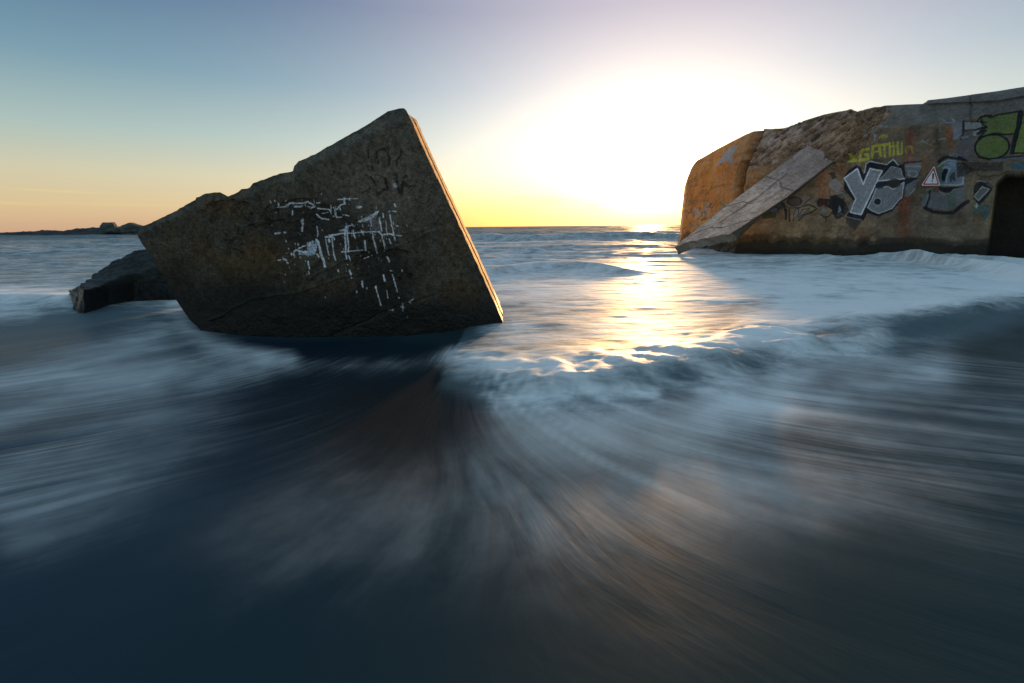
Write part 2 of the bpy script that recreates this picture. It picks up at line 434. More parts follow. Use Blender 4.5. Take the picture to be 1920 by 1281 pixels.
    for pts, w in (([(360, 880), (370, 830), (400, 805), (500, 830), (560, 830)], 18), ([(430, 785), (500, 755), (545, 745)], 16), ([(600, 700), (590, 760)], 24),
                   ([(860, 600), (960, 592), (1060, 570), (1200, 572), (1320, 555), (1560, 552)], 17), ([(1560, 552), (1600, 600)], 26), ([(1600, 600), (1680, 580), (1750, 590)], 20),
                   ([(1800, 600), (1860, 608)], 16), ([(690, 480), (700, 560), (705, 620)], 12), ([(690, 660), (720, 700), (745, 830)], 26), ([(745, 830), (780, 930), (805, 1040)], 30),
                   ([(815, 650), (860, 870)], 12), ([(905, 640), (925, 860), (955, 950)], 14), ([(860, 655), (868, 690)], 26), ([(1075, 560), (1090, 720), (1090, 860), (1105, 920)], 20),
                   ([(1110, 570), (1130, 740), (1130, 830)], 18), ([(1130, 880), (1160, 950)], 14), ([(1190, 530), (1220, 640)], 18), ([(1310, 530), (1340, 600)], 15),
                   ([(1355, 680), (1370, 820)], 20), ([(1465, 580), (1500, 740), (1525, 850)], 20), ([(1560, 370), (1595, 540)], 18), ([(1600, 610), (1635, 740)], 20),
                   ([(1610, 300), (1615, 355)], 16), ([(1650, 400), (1665, 560)], 13), ([(1705, 320), (1740, 480), (1780, 670)], 16), ([(1700, 650), (1720, 715)], 18),
                   ([(1035, 832), (1330, 805)], 12), ([(1200, 480), (1180, 440)], 12), ([(1435, 380), (1445, 480)], 12), ([(1335, 925), (1400, 900)], 14), ([(1660, 900), (1690, 965)], 22),
                   ([(575, 960), (578, 1010)], 20), ([(590, 1030), (595, 1070)], 16), ([(1150, 1085), (1170, 1140)], 18), ([(1610, 1150), (1625, 1235)], 20), ([(1735, 1150), (1760, 1215)], 18),
                   ([(990, 1080), (992, 1100)], 16), ([(240, 930), (270, 940)], 26), ([(160, 945), (190, 940)], 18), ([(330, 850), (335, 880)], 14), ([(280, 975), (300, 985)], 18), ([(700, 860), (720, 900)], 20)):
        S(pts, w, Wt, .92, **dr)
    pt.at(600, 480, 8.005)
    for pts, w in (([(832, 460), (838, 480)], 24), ([(845, 500), (880, 620), (912, 740)], 16), ([(910, 725), (914, 742)], 24), ([(945, 300), (965, 380)], 20), ([(1080, 290), (1110, 360)], 16),
                   ([(1118, 385), (1155, 500)], 15), ([(1150, 520), (1160, 535)], 14), ([(1003, 525), (1022, 635)], 12), ([(620, 385), (640, 465)], 20), ([(435, 215), (468, 285)], 16), ([(553, 530), (558, 550)], 15),
                   ([(1000, 20), (1030, 80)], 20), ([(1050, 222), (1075, 226)], 14), ([(1228, 215), (1232, 222)], 22), ([(1182, 625), (1186, 632)], 18), ([(1238, 720), (1245, 820)], 20), ([(1210, 765), (1265, 775)], 14),
                   ([(1030, 812), (1100, 812)], 14), ([(1088, 805), (1092, 818)], 24), ([(1340, 690), (1400, 650)], 18), ([(1310, 915), (1314, 922)], 18), ([(1350, 690), (1356, 700)], 24), ([(270, 215), (278, 235)], 18), ([(470, 320), (474, 330)], 18)):
        S(pts, w, Wt, .9, **dr)
    S([(200, 1195), (320, 1130), (560, 1040), (760, 950), (960, 850)], 7, (.30, .32, .30), .8, gap=.4)
    S([(960, 850), (1100, 800), (1240, 720), (1420, 650)], 6, (.25, .26, .26), .6, gap=.6)
    pt.at(0, 0, 1.0); rng = np.random.RandomState(9)
    for k in range(130):
        f = rng.rand(); x0 = 530 + 215 * f + rng.normal(0, 12); y0 = 480 - 75 * f + rng.normal(0, 14) + (rng.rand() < .35) * rng.uniform(0, 90)
        if rng.rand() < .3: x0, y0 = rng.uniform(505, 665), rng.normal(390, 13)
        L = abs(rng.normal(0, 2.2)); pt.stroke([(x0, y0), (x0 + L * .25, y0 + L)], rng.uniform(.8, 2.0), Wt, rng.uniform(.5, .95), gap=.3, soft=.5)
    # dark sprayed scrawl near the top
    pt.at(650, 250, 8.005); K = (.008, .008, .009)
    for pts, w in (([(455, 370), (450, 270), (500, 240), (560, 235), (610, 300), (640, 360), (635, 470)], 20), ([(820, 250), (810, 330), (760, 390), (745, 480)], 20),
                   ([(480, 400), (470, 460)], 14), ([(320, 250), (325, 370)], 14), ([(375, 500), (390, 560)], 16), ([(360, 660), (400, 720), (430, 780)], 18),
                   ([(230, 890), (350, 830)], 14), ([(580, 690), (600, 800), (620, 830), (520, 860), (490, 900), (465, 920), (450, 880)], 24), ([(740, 620), (745, 780), (790, 870), (820, 900), (825, 800), (845, 720), (900, 780), (935, 800)], 26),
                   ([(850, 660), (890, 640)], 24), ([(960, 790), (1020, 790)], 16), ([(440, 620), (520, 640), (580, 690)], 9)):
        S(pts, w, K, .8, gap=.35)
    pt.arc(1130, 950, 110, 105, -20, 175, 13, K, .75); pt.arc(1110, 910, 38, 38, 20, 300, 10, K, .6)
    S([(720, 775), (725, 790)], 36, (.5, .5, .48), .8); S([(150, 1105), (200, 1110)], 26, (.5, .5, .48), .5)
    root = empty('concrete_fragment', tuple((BL + BR) / 2), 'huge dark tilted concrete block with splashed white paint standing in the surf', 'concrete block')
    mat = concrete('fragment_concrete', grit=1.05, wet_z=.10)
    # ring of the border, then rings going back from the lens-side face
    top = np.arange(nu); right = np.arange(1, nv) * nu + nu - 1; bot = (nv - 1) * nu + np.arange(nu - 2, -1, -1); left = np.arange(nv - 2, 0, -1) * nu
    ring = np.concatenate([top, right, bot, left]); m = len(ring)
    rpx, rpy = px[ring], py[ring]
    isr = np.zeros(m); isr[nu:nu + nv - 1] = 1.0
    yk = sstep(212, 232, rpy)
    ox_r = np.array([math.cos(radians(23.5)), -math.sin(radians(23.5))])     # outward across the right edge
    cen = np.array([620., 470.]); di = np.column_stack([cen[0] - rpx, cen[1] - rpy]); di /= np.linalg.norm(di, axis=1)[:, None]
    sm = np.arange(m)
    def ringpts(depth, outr, inn, jit=0.0, seed=1):
        k = isr[:, None]
        outr = outr * .72 if outr > 0 else outr
        x = rpx + (isr * outr * yk) * ox_r[0] + (1 - isr) * inn * di[:, 0]
        y = rpy + (isr * outr * yk) * ox_r[1] + (1 - isr) * inn * di[:, 1]
        j = fbm(sm / 14., sm * 0 + depth * 9, oct=3, seed=seed) * jit
        x = x + j * isr
        q = on_plane(x, y, BL - FN * depth, FN); dd = q - CAM
        return q + dd / (-(dd @ FN))[:, None] * (back[ring] * (1.6 if depth < .49 else 0))[:, None]
    def shell(levels, cap_front):
        VV, CC, Q = [], [], []
        off = 0
        for i, (dep, o_, i_) in enumerate(levels):
            VV.append(ringpts(dep, o_, i_, .9, 5)); CC.append(np.where(isr[:, None] > 0, np.array([[.60, .33, .12, .15]]), np.array([[.10, .095, .08, 0]])))  # right rim coloured orange: the sunlit edge is painted in
        for i in range(len(levels) - 1):
            r = np.arange(m); r2 = (r + 1) % m
            Q.append(np.stack([i * m + r, (i + 1) * m + r, (i + 1) * m + r2, i * m + r2], -1))
        return np.vstack(VV), np.vstack(CC), np.vstack(Q)
    # front slab: face grid + rim
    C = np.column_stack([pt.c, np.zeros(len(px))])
    lv = [(.004, 0.6, .2), (.05, 1.5, .5), (.12, 2.4, 1.2), (.22, 3.6, 2), (.34, 4.6, 3), (.46, 5.4, 4)]
    SV, SC, SQ = shell(lv, False)
    n0 = len(V)
    r = np.arange(m); r2 = (r + 1) % m
    join = np.stack([ring[r], n0 + r, n0 + r2, ring[r2]], -1)
    cenb = np.mean(SV[-m:], axis=0)
    AV = np.vstack([V, SV, cenb[None]]); AC = np.vstack([C, SC, [[.1, .1, .1, 0]]])
    ci = len(AV) - 1; last = n0 + (len(lv) - 1) * m
    tris = np.stack([last + r, np.full(m, ci), last + r2], -1)
    Q = np.vstack([grid_q(nv, nu, flip=True), join[:, ::-1] * 0 + join, SQ + n0])
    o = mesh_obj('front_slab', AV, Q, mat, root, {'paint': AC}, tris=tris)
    # rear slab, a hand's breadth behind a dark joint
    lv = [(.50, -6, 9), (.50, 8.5, 5), (.60, 9.5, 6), (.80, 10.8, 8), (1.1, 12.2, 10), (1.5, 13.5, 12), (1.5, -6, 18)]
    SV, SC, SQ = shell(lv, True)
    c0 = SV[:m].mean(0); c1 = SV[-m:].mean(0); k = len(SV)
    AV = np.vstack([SV, [c0], [c1]]); AC = np.vstack([SC, [[.1] * 3 + [0]] * 2])
    tris = np.vstack([np.stack([r, r2, np.full(m, k)], -1), np.stack([k - m + r, np.full(m, k + 1), k - m + r2], -1)])
    o = mesh_obj('rear_slab', AV, SQ, mat, root, {'paint': AC}, tris=tris, smooth=False)
build_block()


# ------------------------------------------------------------------ low slab lying behind the fragment
def build_low_slab():
    base = [(126, 566), (138, 581), (158, 588), (200, 575), (250, 566), (300, 562), (345, 562), (420, 562)]
    ridge = [(125, 562), (146, 553), (196, 532), (240, 512), (290, 498), (345, 492), (420, 486)]
    topl = [(124, 559), (130, 545), (148, 533), (172, 514), (196, 500), (236, 479), (275, 464), (340, 458), (420, 456)]
    n = 260
    B, Rg, T = resample(base, n), resample(ridge, n), resample(topl, n)
    P0 = on_z(B[:, 0], B[:, 1])
    def at_depth(p, y):
        d = rays(p[:, 0], p[:, 1]); t = y / d[:, 1]; return CAM + d * t[:, None]
    P1 = at_depth(Rg, P0[:, 1] + .12); P2 = at_depth(T, P0[:, 1] + .2 + .85 * sstep(0, 70, np.arange(n)))
    P3 = P2 + np.array([.1, .5, -1.6]); Pm = P0 + np.array([0, .0, -.5])
    rows = []
    for a, b_, k in ((Pm, P0, 12), (P0, P1, 60), (P1, P2, 60), (P2, P3, 16)):
        t = np.linspace(0, 1, k, endpoint=False)[:, None, None]; rows.append(a[None] * (1 - t) + b_[None] * t)
    rows.append(P3[None]); G = np.vstack(rows); nr = len(G)
    # round the ridge, roughen
    for _ in range(22): G[1:-1] = (G[:-2] + 2 * G[1:-1] + G[2:]) / 4
    V = G.reshape(-1, 3)
    dsp = fbm(V[:, 0] * 1.6, V[:, 1] * 1.6, V[:, 2] * 1.6, oct=4, seed=41) * .11 + fbm(V[:, 0] * 9, V[:, 1] * 9, V[:, 2] * 9, oct=3, seed=42) * .045
    V = V + np.array([0, -.6, .8]) * dsp[:, None]
    n1 = fbm(V[:, 0] * 2, V[:, 1] * 2, V[:, 2] * 4, oct=4, seed=43)
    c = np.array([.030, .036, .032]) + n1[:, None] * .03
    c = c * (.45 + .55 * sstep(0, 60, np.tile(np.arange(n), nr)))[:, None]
    C = np.column_stack([np.maximum(c, .008), np.zeros(len(V))])
    ends = []
    k = len(V); cl = V.reshape(nr, n, 3)[:, 0].mean(0); cr = V.reshape(nr, n, 3)[:, -1].mean(0)
    V = np.vstack([V, [cl], [cr]]); C = np.vstack([C, [[.02, .025, .022, 0]] * 2])
    i = np.arange(nr - 1)
    tris = np.vstack([np.stack([i * n, np.full(nr - 1, k), (i + 1) * n], -1), np.stack([(i + 1) * n + n - 1, np.full(nr - 1, k + 1), i * n + n - 1], -1)])
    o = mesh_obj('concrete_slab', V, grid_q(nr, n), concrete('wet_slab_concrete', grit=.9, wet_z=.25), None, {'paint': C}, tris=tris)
    o['label'] = 'low dark wet slab sloping into the sea behind the left end of the tilted block'; o['category'] = 'concrete slab'
build_low_slab()


# ------------------------------------------------------------------ the bunker on the right
ROOF = [(1270, 352), (1279, 348), (1281, 330), (1286, 318), (1298, 306), (1320, 294), (1345, 280), (1380, 262), (1400, 252), (1418, 246), (1436, 242), (1468, 240), (1500, 229), (1545, 215),
        (1580, 208), (1596, 204.5), (1603, 208), (1608, 209), (1640, 201), (1662, 198), (1700, 196), (1730, 195), (1740, 189), (1775, 185), (1812, 180), (1816, 179), (1870, 172), (1920, 164),
        (2050, 145), (2300, 110)]
SHO = [(1270, 362), (1281, 352), (1300, 330), (1340, 312), (1390, 300), (1410, 306), (1450, 292), (1500, 276), (1570, 268), (1610, 262), (1650, 243), (1700, 236), (1800, 233), (1838, 217), (1920, 207), (2100, 185), (2300, 160)]
DOOR = [(1868, 342), (1886, 327), (1960, 324), (2030, 322), (2040, 600), (1840, 560), (1849, 480)]
wl = lambda px, py: on_z(np.array([px]), np.array([py]))[0][:2]

def build_bunker():
    A1 = wl(1400, 477.5); A2 = wl(1650, 483)
    dirw = np.array([.68, -.733]); dirw /= np.linalg.norm(dirw)
    def hit(px):                                       # on the straight wall line, in plan
        d = rays(np.array([px]), np.array([400.]))[0][:2]
        M = np.array([[d[0], -dirw[0]], [d[1], -dirw[1]]]); t = np.linalg.solve(M, A1); return d * t[0]
    E = wl(1281, 466.5)
    pts = [E + np.array([2.6, 6.5]), E + np.array([1.0, 3.6]), E + np.array([.32, 1.5]), E + np.array([.06, .55]), E, hit(1388) * .25 + E * .75 + np.array([-.10, -.05]), hit(1388) * .6 + E * .4 + np.array([-.10, -.03]), hit(1388), hit(1405), hit(1600), hit(1800), hit(1925), hit(2100), hit(2300)]
    # dense where the picture sees it
    a = np.array(pts); d = np.concatenate([[0], np.cumsum(np.hypot(*np.diff(a, axis=0).T))])
    t = np.concatenate([np.linspace(0, d[3], 40, endpoint=False), np.linspace(d[3], d[11], 1250, endpoint=False), np.linspace(d[11], d[-1], 60)])
    XY = np.column_stack([np.interp(t, d, a[:, 0]), np.interp(t, d, a[:, 1])])
    for _ in range(12): XY[1:-1] = (XY[:-2] + 2 * XY[1:-1] + XY[2:]) / 4
    nc = len(XY)
    tg = np.gradient(XY, axis=0); tg /= np.linalg.norm(tg, axis=1)[:, None]
    for _ in range(60): tg[1:-1] = (tg[:-2] + 2 * tg[1:-1] + tg[2:]) / 4
    tg /= np.linalg.norm(tg, axis=1)[:, None]
    nin = np.column_stack([-tg[:, 1], tg[:, 0]])       # into the building
    pxc, _ = proj(np.column_stack([XY, np.full(nc, 1.5)]))
    set_back = np.interp(pxc, [1280, 1390, 1410, 1500, 1600, 1700, 1920], [.45, .6, .9, 1.3, 1.2, .75, .75])
    z_sh = solve_z(XY, SHO); top_xy = XY + nin * set_back[:, None]; z_tp = solve_z(top_xy, ROOF)
    hid = t < d[4]
    if hid.any():
        k = np.argmax(~hid) + 2
        z_sh[:k] = z_sh[k]; z_tp[:k] = z_tp[k]
    def med(z):                                        # keep the traced steps but no spikes
        return z
    z_sh = np.minimum(z_sh, z_tp - .08)
    ZB = -.6; rf, rc = 330, 110
    rows = []
    for i in range(rf):
        f = i / rf; rows.append(np.column_stack([XY + nin * (.10 * f), ZB + (z_sh - ZB) * f]))
    for i in range(rc + 1):
        f = i / rc; g = f ** 1.15; hz = 1 - (1 - f) ** 1.35
        x = XY + nin * (.10 + (set_back - .10) * g)[:, None]
        rows.append(np.column_stack([x, z_sh + (z_tp - z_sh) * hz]))
    nfront = len(rows)
    G = np.array(rows); V = G.reshape(-1, 3)
    px, py = proj(V)
    nrm = np.repeat(-nin[None], nfront, 0).reshape(-1, 2)
    s = np.repeat(t[None], nfront, 0).ravel(); z = V[:, 2]
    # relief
    disp = fbm(s * .8, z * .8, oct=3, seed=51) * .035 + fbm(s * 5, z * 5, oct=4, seed=52) * .014
    board = np.abs(((z + .05) * 3.1) % 1 - .5); disp += -.010 * (1 - sstep(.0, .05, board)) * sstep(1600, 1650, px)
    BRK = [(1424, 246), (1500, 226), (1604, 205), (1668, 200), (1655, 235), (1626, 262), (1606, 300), (1560, 308), (1507, 282), (1440, 312), (1404, 316), (1404, 296)]
    wob = fbm(px / 16, py / 16, oct=3, seed=61) * 9
    rough = in_poly(px + wob, py + wob * .6, BRK).astype(float)
    R2 = rough.reshape(nfront, nc)
    for _ in range(10):
        R2[1:-1, 1:-1] = (R2[:-2, 1:-1] + R2[2:, 1:-1] + R2[1:-1, :-2] + R2[1:-1, 2:] + R2[1:-1, 1:-1]) / 5
    rough = R2.ravel()
    q = (px * .55 - (-py) * .83); r_ = (px * .83 - py * .55)
    ridg = 1 - np.abs(fbm(r_ / 22, (px * .55 + py * .83) / 6, oct=4, seed=63, g=.6))
    disp += rough * ((ridg - .75) * .17 - .09 + fbm(px / 3.2, py / 3.2, oct=3, seed=64) * .03)
    # rough rubble strip running down beside the letters
    STR = [(1604, 214), (1660, 203), (1640, 250), (1600, 290), (1575, 330), (1556, 318), (1590, 270)]
    r3 = in_poly(px + wob * .5, py + wob * .5, STR).astype(float)
    disp += r3 * fbm(px / 5, py / 5, oct=4, seed=66, g=.65) * .09
    CR = [(1427, 246), (1416, 268), (1402, 296), (1395, 322), (1389, 352), (1387, 384)]
    dc = seg_dist(px + fbm(py / 9, py * 0, oct=2, seed=67) * 2, py, CR)
    disp -= .5 * np.exp(-(dc / 3.6) ** 2) - .05 * np.exp(-((dc - 10) / 5) ** 2)
    dj = seg_dist(px + fbm(py / 5, py * 0, oct=2, seed=68) * 1.6, py, [(1817, 178), (1821, 196), (1819, 212), (1821, 232)])
    disp -= .05 * np.exp(-(dj / 2.0) ** 2)
    disp += .09 * (sstep(1735, 1742, px) * (1 - sstep(-1, 1, py - np.interp(px, [1735, 1812, 1870, 1920], [196, 192.5, 190, 181]))))   # upper lift of the roof slab
    LED = [(1803, 303), (1900, 303), (2060, 303), (2060, 323), (1886, 323), (1872, 330), (1840, 330)]
    led = in_poly(px, py + fbm(px / 8, px * 0, oct=2, seed=70) * 2, LED).astype(float)
    disp += .06 * led
    door = in_poly(px, py, DOOR)
    low = 1 - sstep(.25, .55, z + fbm(s * 1.5, s * 0, oct=3, seed=71) * .12)
    disp += low * (.05 + fbm(s * 3, z * 3, oct=3, seed=72) * .05)
    disp = np.where(door, -1.7, disp)
    Vd = V.copy(); Vd[:, :2] += nrm * disp[:, None]
    Vd[:, 2] += (rough * (ridg - .8) * .12) * (V[:, 2] > 1.5) * sstep(0, 6, py - np.interp(px, *np.array(ROOF).T))
    # pigment and painted light
    n = fbm(s * .7, z * .7, oct=4, seed=81); n2 = fbm(s * 3.5, z * 3.5, oct=4, seed=82); nv_ = fbm(s * 9, z * .5, oct=4, seed=83); nh = fbm(s * .8, z * 9, oct=4, seed=84)
    col = np.tile(np.array([.30, .235, .165]), (len(V), 1))
    def blend(m, c):
        nonlocal col
        m = np.clip(m, 0, 1); col = col * (1 - m[:, None]) + np.array(c) * m[:, None]
    blend(1 - sstep(1340, 1480, px), (.84, .31, .075))  # rusty ochre, with the low sun's orange glow painted into the end wall
    blend(sstep(-.1, .5, n2 + n * .5) * .5, (.36, .27, .18))
    blend(sstep(1560, 1720, px + n * 60) * .85, (.15, .145, .13))
    blend(sstep(.1, .5, nv_) * .45 * sstep(1500, 1600, px), (.10, .085, .07))
    blend(sstep(.1, .5, nh) * .35, (.16, .12, .085))
    blend(sstep(.05, .45, fbm(s * 2.2, z * 3.2, oct=5, seed=85, g=.65)) * .55 * sstep(1400, 1500, px), (.09, .075, .055))
    blend(sstep(.1, .5, fbm(s * 1.1, z * 1.6, oct=4, seed=86)) * .5 * sstep(1640, 1760, px), (.07, .085, .07))
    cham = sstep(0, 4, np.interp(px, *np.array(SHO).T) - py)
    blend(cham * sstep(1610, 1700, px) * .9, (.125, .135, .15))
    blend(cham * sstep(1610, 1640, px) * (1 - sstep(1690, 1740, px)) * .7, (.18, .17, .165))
    blend(rough * .85, (.34, .25, .19)); blend(rough * sstep(.0, .4, n2) * .8 * (1 - sstep(1500, 1580, px)), (.46, .39, .40)); blend(rough * (1 - sstep(0, 14, py - np.interp(px, *np.array(ROOF).T))) * .7, (.13, .11, .06)); blend(rough * (1 - sstep(.58, .78, ridg)) * .75, (.12, .08, .06)); dg = fbm((px * .80 - py * .60) / 26, (px * .60 + py * .80) / 5, oct=4, seed=65); blend(rough * sstep(.0, .45, dg) * .75 * (1 - .6 * sstep(1490, 1600, px)), (.58, .47, .48)); blend(rough * sstep(.05, .5, -dg) * .5, (.14, .09, .06))
    blend(np.exp(-((dc - 8) / 5) ** 2) * .6 * (px < np.interp(py, [246, 322, 384], [1427, 1395, 1387])), (.30, .16, .07)); blend(np.exp(-(dc / 3.6) ** 2) * .95, (.02, .012, .008))
    blend(r3 * .6, (.22, .18, .13))
    def rust(x, y0, y1, w, k, c=(.26, .075, .03)):
        m = np.exp(-((px - x + n2 * 6 - (py - y0) * .02) / w) ** 2) * sstep(y0 - 4, y0 + 10, py) * (1 - sstep(y1 - 25, y1, py + n2 * 12)) * k
        blend(m * (.65 + .6 * nv_), c)
    rust(1543, 312, 400, 9, .9, (.42, .12, .05)); rust(1575, 300, 345, 12, .7, (.34, .14, .06)); rust(1704, 240, 330, 10, .55); rust(1694, 362, 470, 14, .95, (.20, .06, .03))
    rust(1734, 288, 345, 9, .85, (.18, .07, .04)); rust(1780, 236, 285, 7, .75, (.24, .08, .03)); rust(1756, 236, 300, 6, .7, (.03, .028, .028)); rust(1716, 236, 262, 8, .7, (.04, .035, .035)); rust(1620, 430, 470, 22, .5)
    rust(1833, 330, 450, 8, .5, (.16, .11, .04)); rust(1860, 350, 480, 9, .8, (.17, .15, .075)); rust(1480, 395, 460, 30, .4, (.3, .16, .05))
    pt = Paint(px, py, col)
    pt.wob = .7; pt.c = pt.c * np.array([1.22, 1.0, .80]) * (1 + .35 * n2 + .25 * fbm(s * 14, z * 14, oct=3, seed=88))[:, None]; pt.c = np.maximum(pt.c, .01)
    NV, WH, GY, DK = (.008, .012, .022), (.92, .92, .94), (.26, .27, .29), (.02, .018, .018)
    YL, GR = (.62, .56, .05), (.15, .20, .06)
    # pale splash on the end wall + its tangle of tags
    pt.at(1240, 140, 3.558)
    pt.poly([(362, 608), (425, 520), (480, 470), (520, 470), (475, 545), (485, 612), (440, 575)], (.52, .47, .46), .85, gap=.5)
    rng = np.random.RandomState(5)
    for i in range(46):
        x, y = rng.uniform(160, 520), rng.uniform(865, 1050); 
        if y < 1290 - x * 1.05 and False: continue
        q = [(x, y)]
        for k in range(4): q.append((q[-1][0] + rng.uniform(-28, 28), q[-1][1] + rng.uniform(-26, 26)))
        pt.stroke(q, rng.uniform(5, 10), [(.55, .36, .3), (.12, .05, .03), (.3, .25, .16), (.62, .5, .46)][rng.randint(4)], .75, gap=.4)
    # row of small dark throw-ups under the fallen slab
    pt.at(1380, 320, 8.727)
    for a_ in (((960, 505, 110, 72), DK, 22), ((655, 560, 115, 70), (.07, .06, .05), 24)):
        (cx, cy, rx, ry), c_, w_ = a_; pt.ell(cx, cy, rx, ry, (.13, .11, .095), .8, edge=c_, ew=w_)
    pt.poly([(1085, 425), (1215, 425), (1225, 545), (1090, 555)], (.40, .27, .26), .75, gap=.6)
    pt.poly([(1365, 440), (1580, 465), (1560, 640), (1500, 600), (1430, 560), (1350, 600), (1310, 520)], DK, .9)
    pt.poly([(1570, 430), (1760, 460), (1850, 640), (1790, 720), (1640, 790), (1560, 700)], (.03, .03, .032), .9)
    pt.poly([(1648, 740), (1680, 570), (1740, 700)], (.33, .32, .30), .9)
    pt.poly([(1370, 690), (1420, 590), (1470, 640), (1480, 700)], (.30, .29, .27), .9)
    pt.poly([(930, 830), (970, 640), (1030, 620), (1020, 720)], (.30, .27, .25), .85, edge=DK, ew=12)
    pt.poly([(1040, 720), (1090, 640), (1210, 610), (1120, 700), (1010, 780)], (.28, .25, .23), .85, edge=DK, ew=12)
    pt.poly([(540, 690), (560, 610), (680, 600), (700, 680)], (.26, .24, .23), .85, edge=DK, ew=12)
    pt.poly([(420, 730), (520, 690), (670, 700), (660, 770), (540, 780), (430, 790)], (.06, .11, .035), .8)
    for pts, w in (([(540, 520), (640, 470), (740, 500), (790, 560), (800, 690)], 26), ([(790, 600), (1000, 610), (1200, 560), (1330, 620), (1240, 680), (1120, 730), (1020, 820)], 24),
                   ([(1100, 560), (1240, 440)], 14), ([(1370, 710), (1440, 760), (1500, 760), (1560, 690)], 20), ([(1470, 750), (1470, 820)], 22), ([(1640, 790), (1780, 740)], 16), ([(820, 640), (820, 790)], 40), ([(870, 640), (880, 830)], 28)):
        pt.stroke(pts, w, DK, .85)
    for pts in ([(1220, 430), (1290, 560), (1340, 620)], [(800, 610), (920, 600), (1090, 590)], [(780, 620), (790, 690)], [(1370, 440), (1560, 465), (1560, 640)]):
        pt.stroke(pts, 9, (.42, .34, .27), .8)
    # large silver letters
    pt.at(1550, 240, 6.406)
    pt.poly([(30, 540), (90, 530), (130, 600), (70, 620)], (.02, .03, .04), .8)
    pt.poly([(30, 680), (100, 612), (185, 700), (122, 770)], (.36, .29, .28), .95, edge=(.44, .40, .38), ew=9)
    pt.poly([(40, 820), (120, 800), (220, 900), (210, 1010), (130, 1050), (30, 960)], (.025, .024, .026), .9)
    pt.poly([(130, 1030), (150, 930), (180, 990)], (.32, .32, .31), .9)
    pt.poly([(205, 590), (270, 500), (355, 450), (400, 465), (445, 560), (470, 430), (515, 392), (725, 440), (800, 370), (870, 455), (930, 420), (950, 610), (940, 700), (905, 860), (785, 1000), (620, 1065), (490, 1020), (440, 1120), (230, 1070), (270, 1000), (330, 880), (210, 740)], NV, .96)
    pt.stroke([(455, 540), (470, 440), (515, 400), (720, 440), (800, 378), (860, 445)], 11, WH, .75, gap=.4)
    pt.stroke([(120, 800), (190, 780), (240, 850), (300, 900), (280, 950)], 13, (.22, .32, .38), .8)
    pt.poly([(225, 1060), (430, 1105), (340, 1230), (235, 1150)], (.07, .055, .05), .9)
    pt.stroke([(225, 1062), (330, 1090), (425, 1108)], 10, (.35, .38, .4), .7)
    Yp = [(212, 605), (368, 490), (440, 680), (520, 490), (668, 515), (412, 1042), (282, 1012), (352, 850), (285, 735)]
    pt.poly(Yp, (.40, .39, .41), .96, edge=WH, ew=15)
    for k in range(9):
        pt.stroke([(560 - k * 25, 520 + k * 52), (600 - k * 25, 545 + k * 52)], 8, (.15, .15, .17), .6)
        pt.stroke([(290 + (k % 3) * 34, 600 + k * 12), (310 + (k % 3) * 34, 620 + k * 12)], 8, (.15, .15, .15), .5)
    pt.stroke([(590, 530), (420, 880)], 8, (.62, .62, .66), .6)
    pt.poly([(620, 640), (720, 530), (780, 465), (890, 490), (905, 560), (935, 610), (800, 622)], (.26, .25, .25), .95, edge=(.42, .42, .44), ew=10)
    pt.stroke([(620, 642), (780, 620), (935, 612)], 13, WH, .8)
    pt.poly([(595, 730), (740, 705), (800, 735), (930, 650), (900, 845), (880, 850), (785, 965), (628, 1028), (545, 995), (490, 955), (545, 850)], (.27, .27, .275), .95, edge=(.62, .64, .66), ew=12)
    pt.ell(612, 885, 48, 45, (.012, .014, .03), 1, edge=(.42, .44, .48), ew=12)
    pt.ell(810, 665, 82, 58, (.05, .04, .035), .95); pt.ell(640, 690, 55, 45, (.03, .035, .04), .95)
    for k in range(7):
        pt.stroke([(690 + k * 28, 480 + abs(k - 3) * 14), (700 + k * 28, 600)], 6, (.12, .12, .12), .5)
        pt.stroke([(700 + k * 22, 760), (690 + k * 30, 940 - k * 16)], 6, (.36, .36, .38), .4)
    pt.poly([(940, 430), (1135, 410), (1140, 470), (1090, 580), (960, 560)], (.21, .21, .22), .9)
    pt.stroke([(935, 420), (1050, 412), (1130, 400)], 22, NV, .8)
    pt.stroke([(960, 460), (1050, 465), (1120, 460)], 16, (.40, .40, .42), .7); pt.stroke([(980, 520), (985, 570), (1060, 590), (1095, 560), (1080, 515), (990, 520)], 12, (.42, .46, .56), .8)
    pt.poly([(940, 600), (1110, 600), (960, 690), (930, 720)], NV, .9)
    pt.poly([(950, 690), (1050, 630), (1110, 610), (1010, 800), (940, 830)], (.22, .23, .24), .85); pt.stroke([(1000, 800), (1060, 730)], 12, (.5, .48, .45), .8)
    # faded yellow lettering
    pt.at(1550, 240, 6.406); yw = 30
    pt.stroke([(350, 318), (285, 345), (350, 392), (262, 400)], yw, YL, .95, gap=.35)
    pt.stroke([(300, 330), (262, 318)], 18, YL, .8)
    pt.stroke([(498, 250), (405, 272), (398, 392), (498, 372), (500, 318), (462, 320)], 32, YL, .95, gap=.3)
    pt.stroke([(545, 352), (550, 225), (625, 205), (650, 335)], 32, YL, .85, gap=.3); pt.stroke([(555, 290), (635, 280)], 18, YL, .85)
    pt.stroke([(655, 205), (735, 190)], 30, YL, .85, gap=.3); pt.stroke([(690, 215), (698, 345)], 32, YL, .85, gap=.3)
    pt.stroke([(755, 180), (762, 335)], 28, YL, .85, gap=.4); pt.stroke([(755, 225), (840, 215)], 18, YL, .8, gap=.4); pt.stroke([(800, 178), (806, 325)], 24, YL, .8, gap=.4)
    pt.stroke([(850, 170), (856, 320)], 26, YL, .75, gap=.4); pt.stroke([(900, 165), (905, 310), (860, 315)], 24, YL, .65, gap=.4)
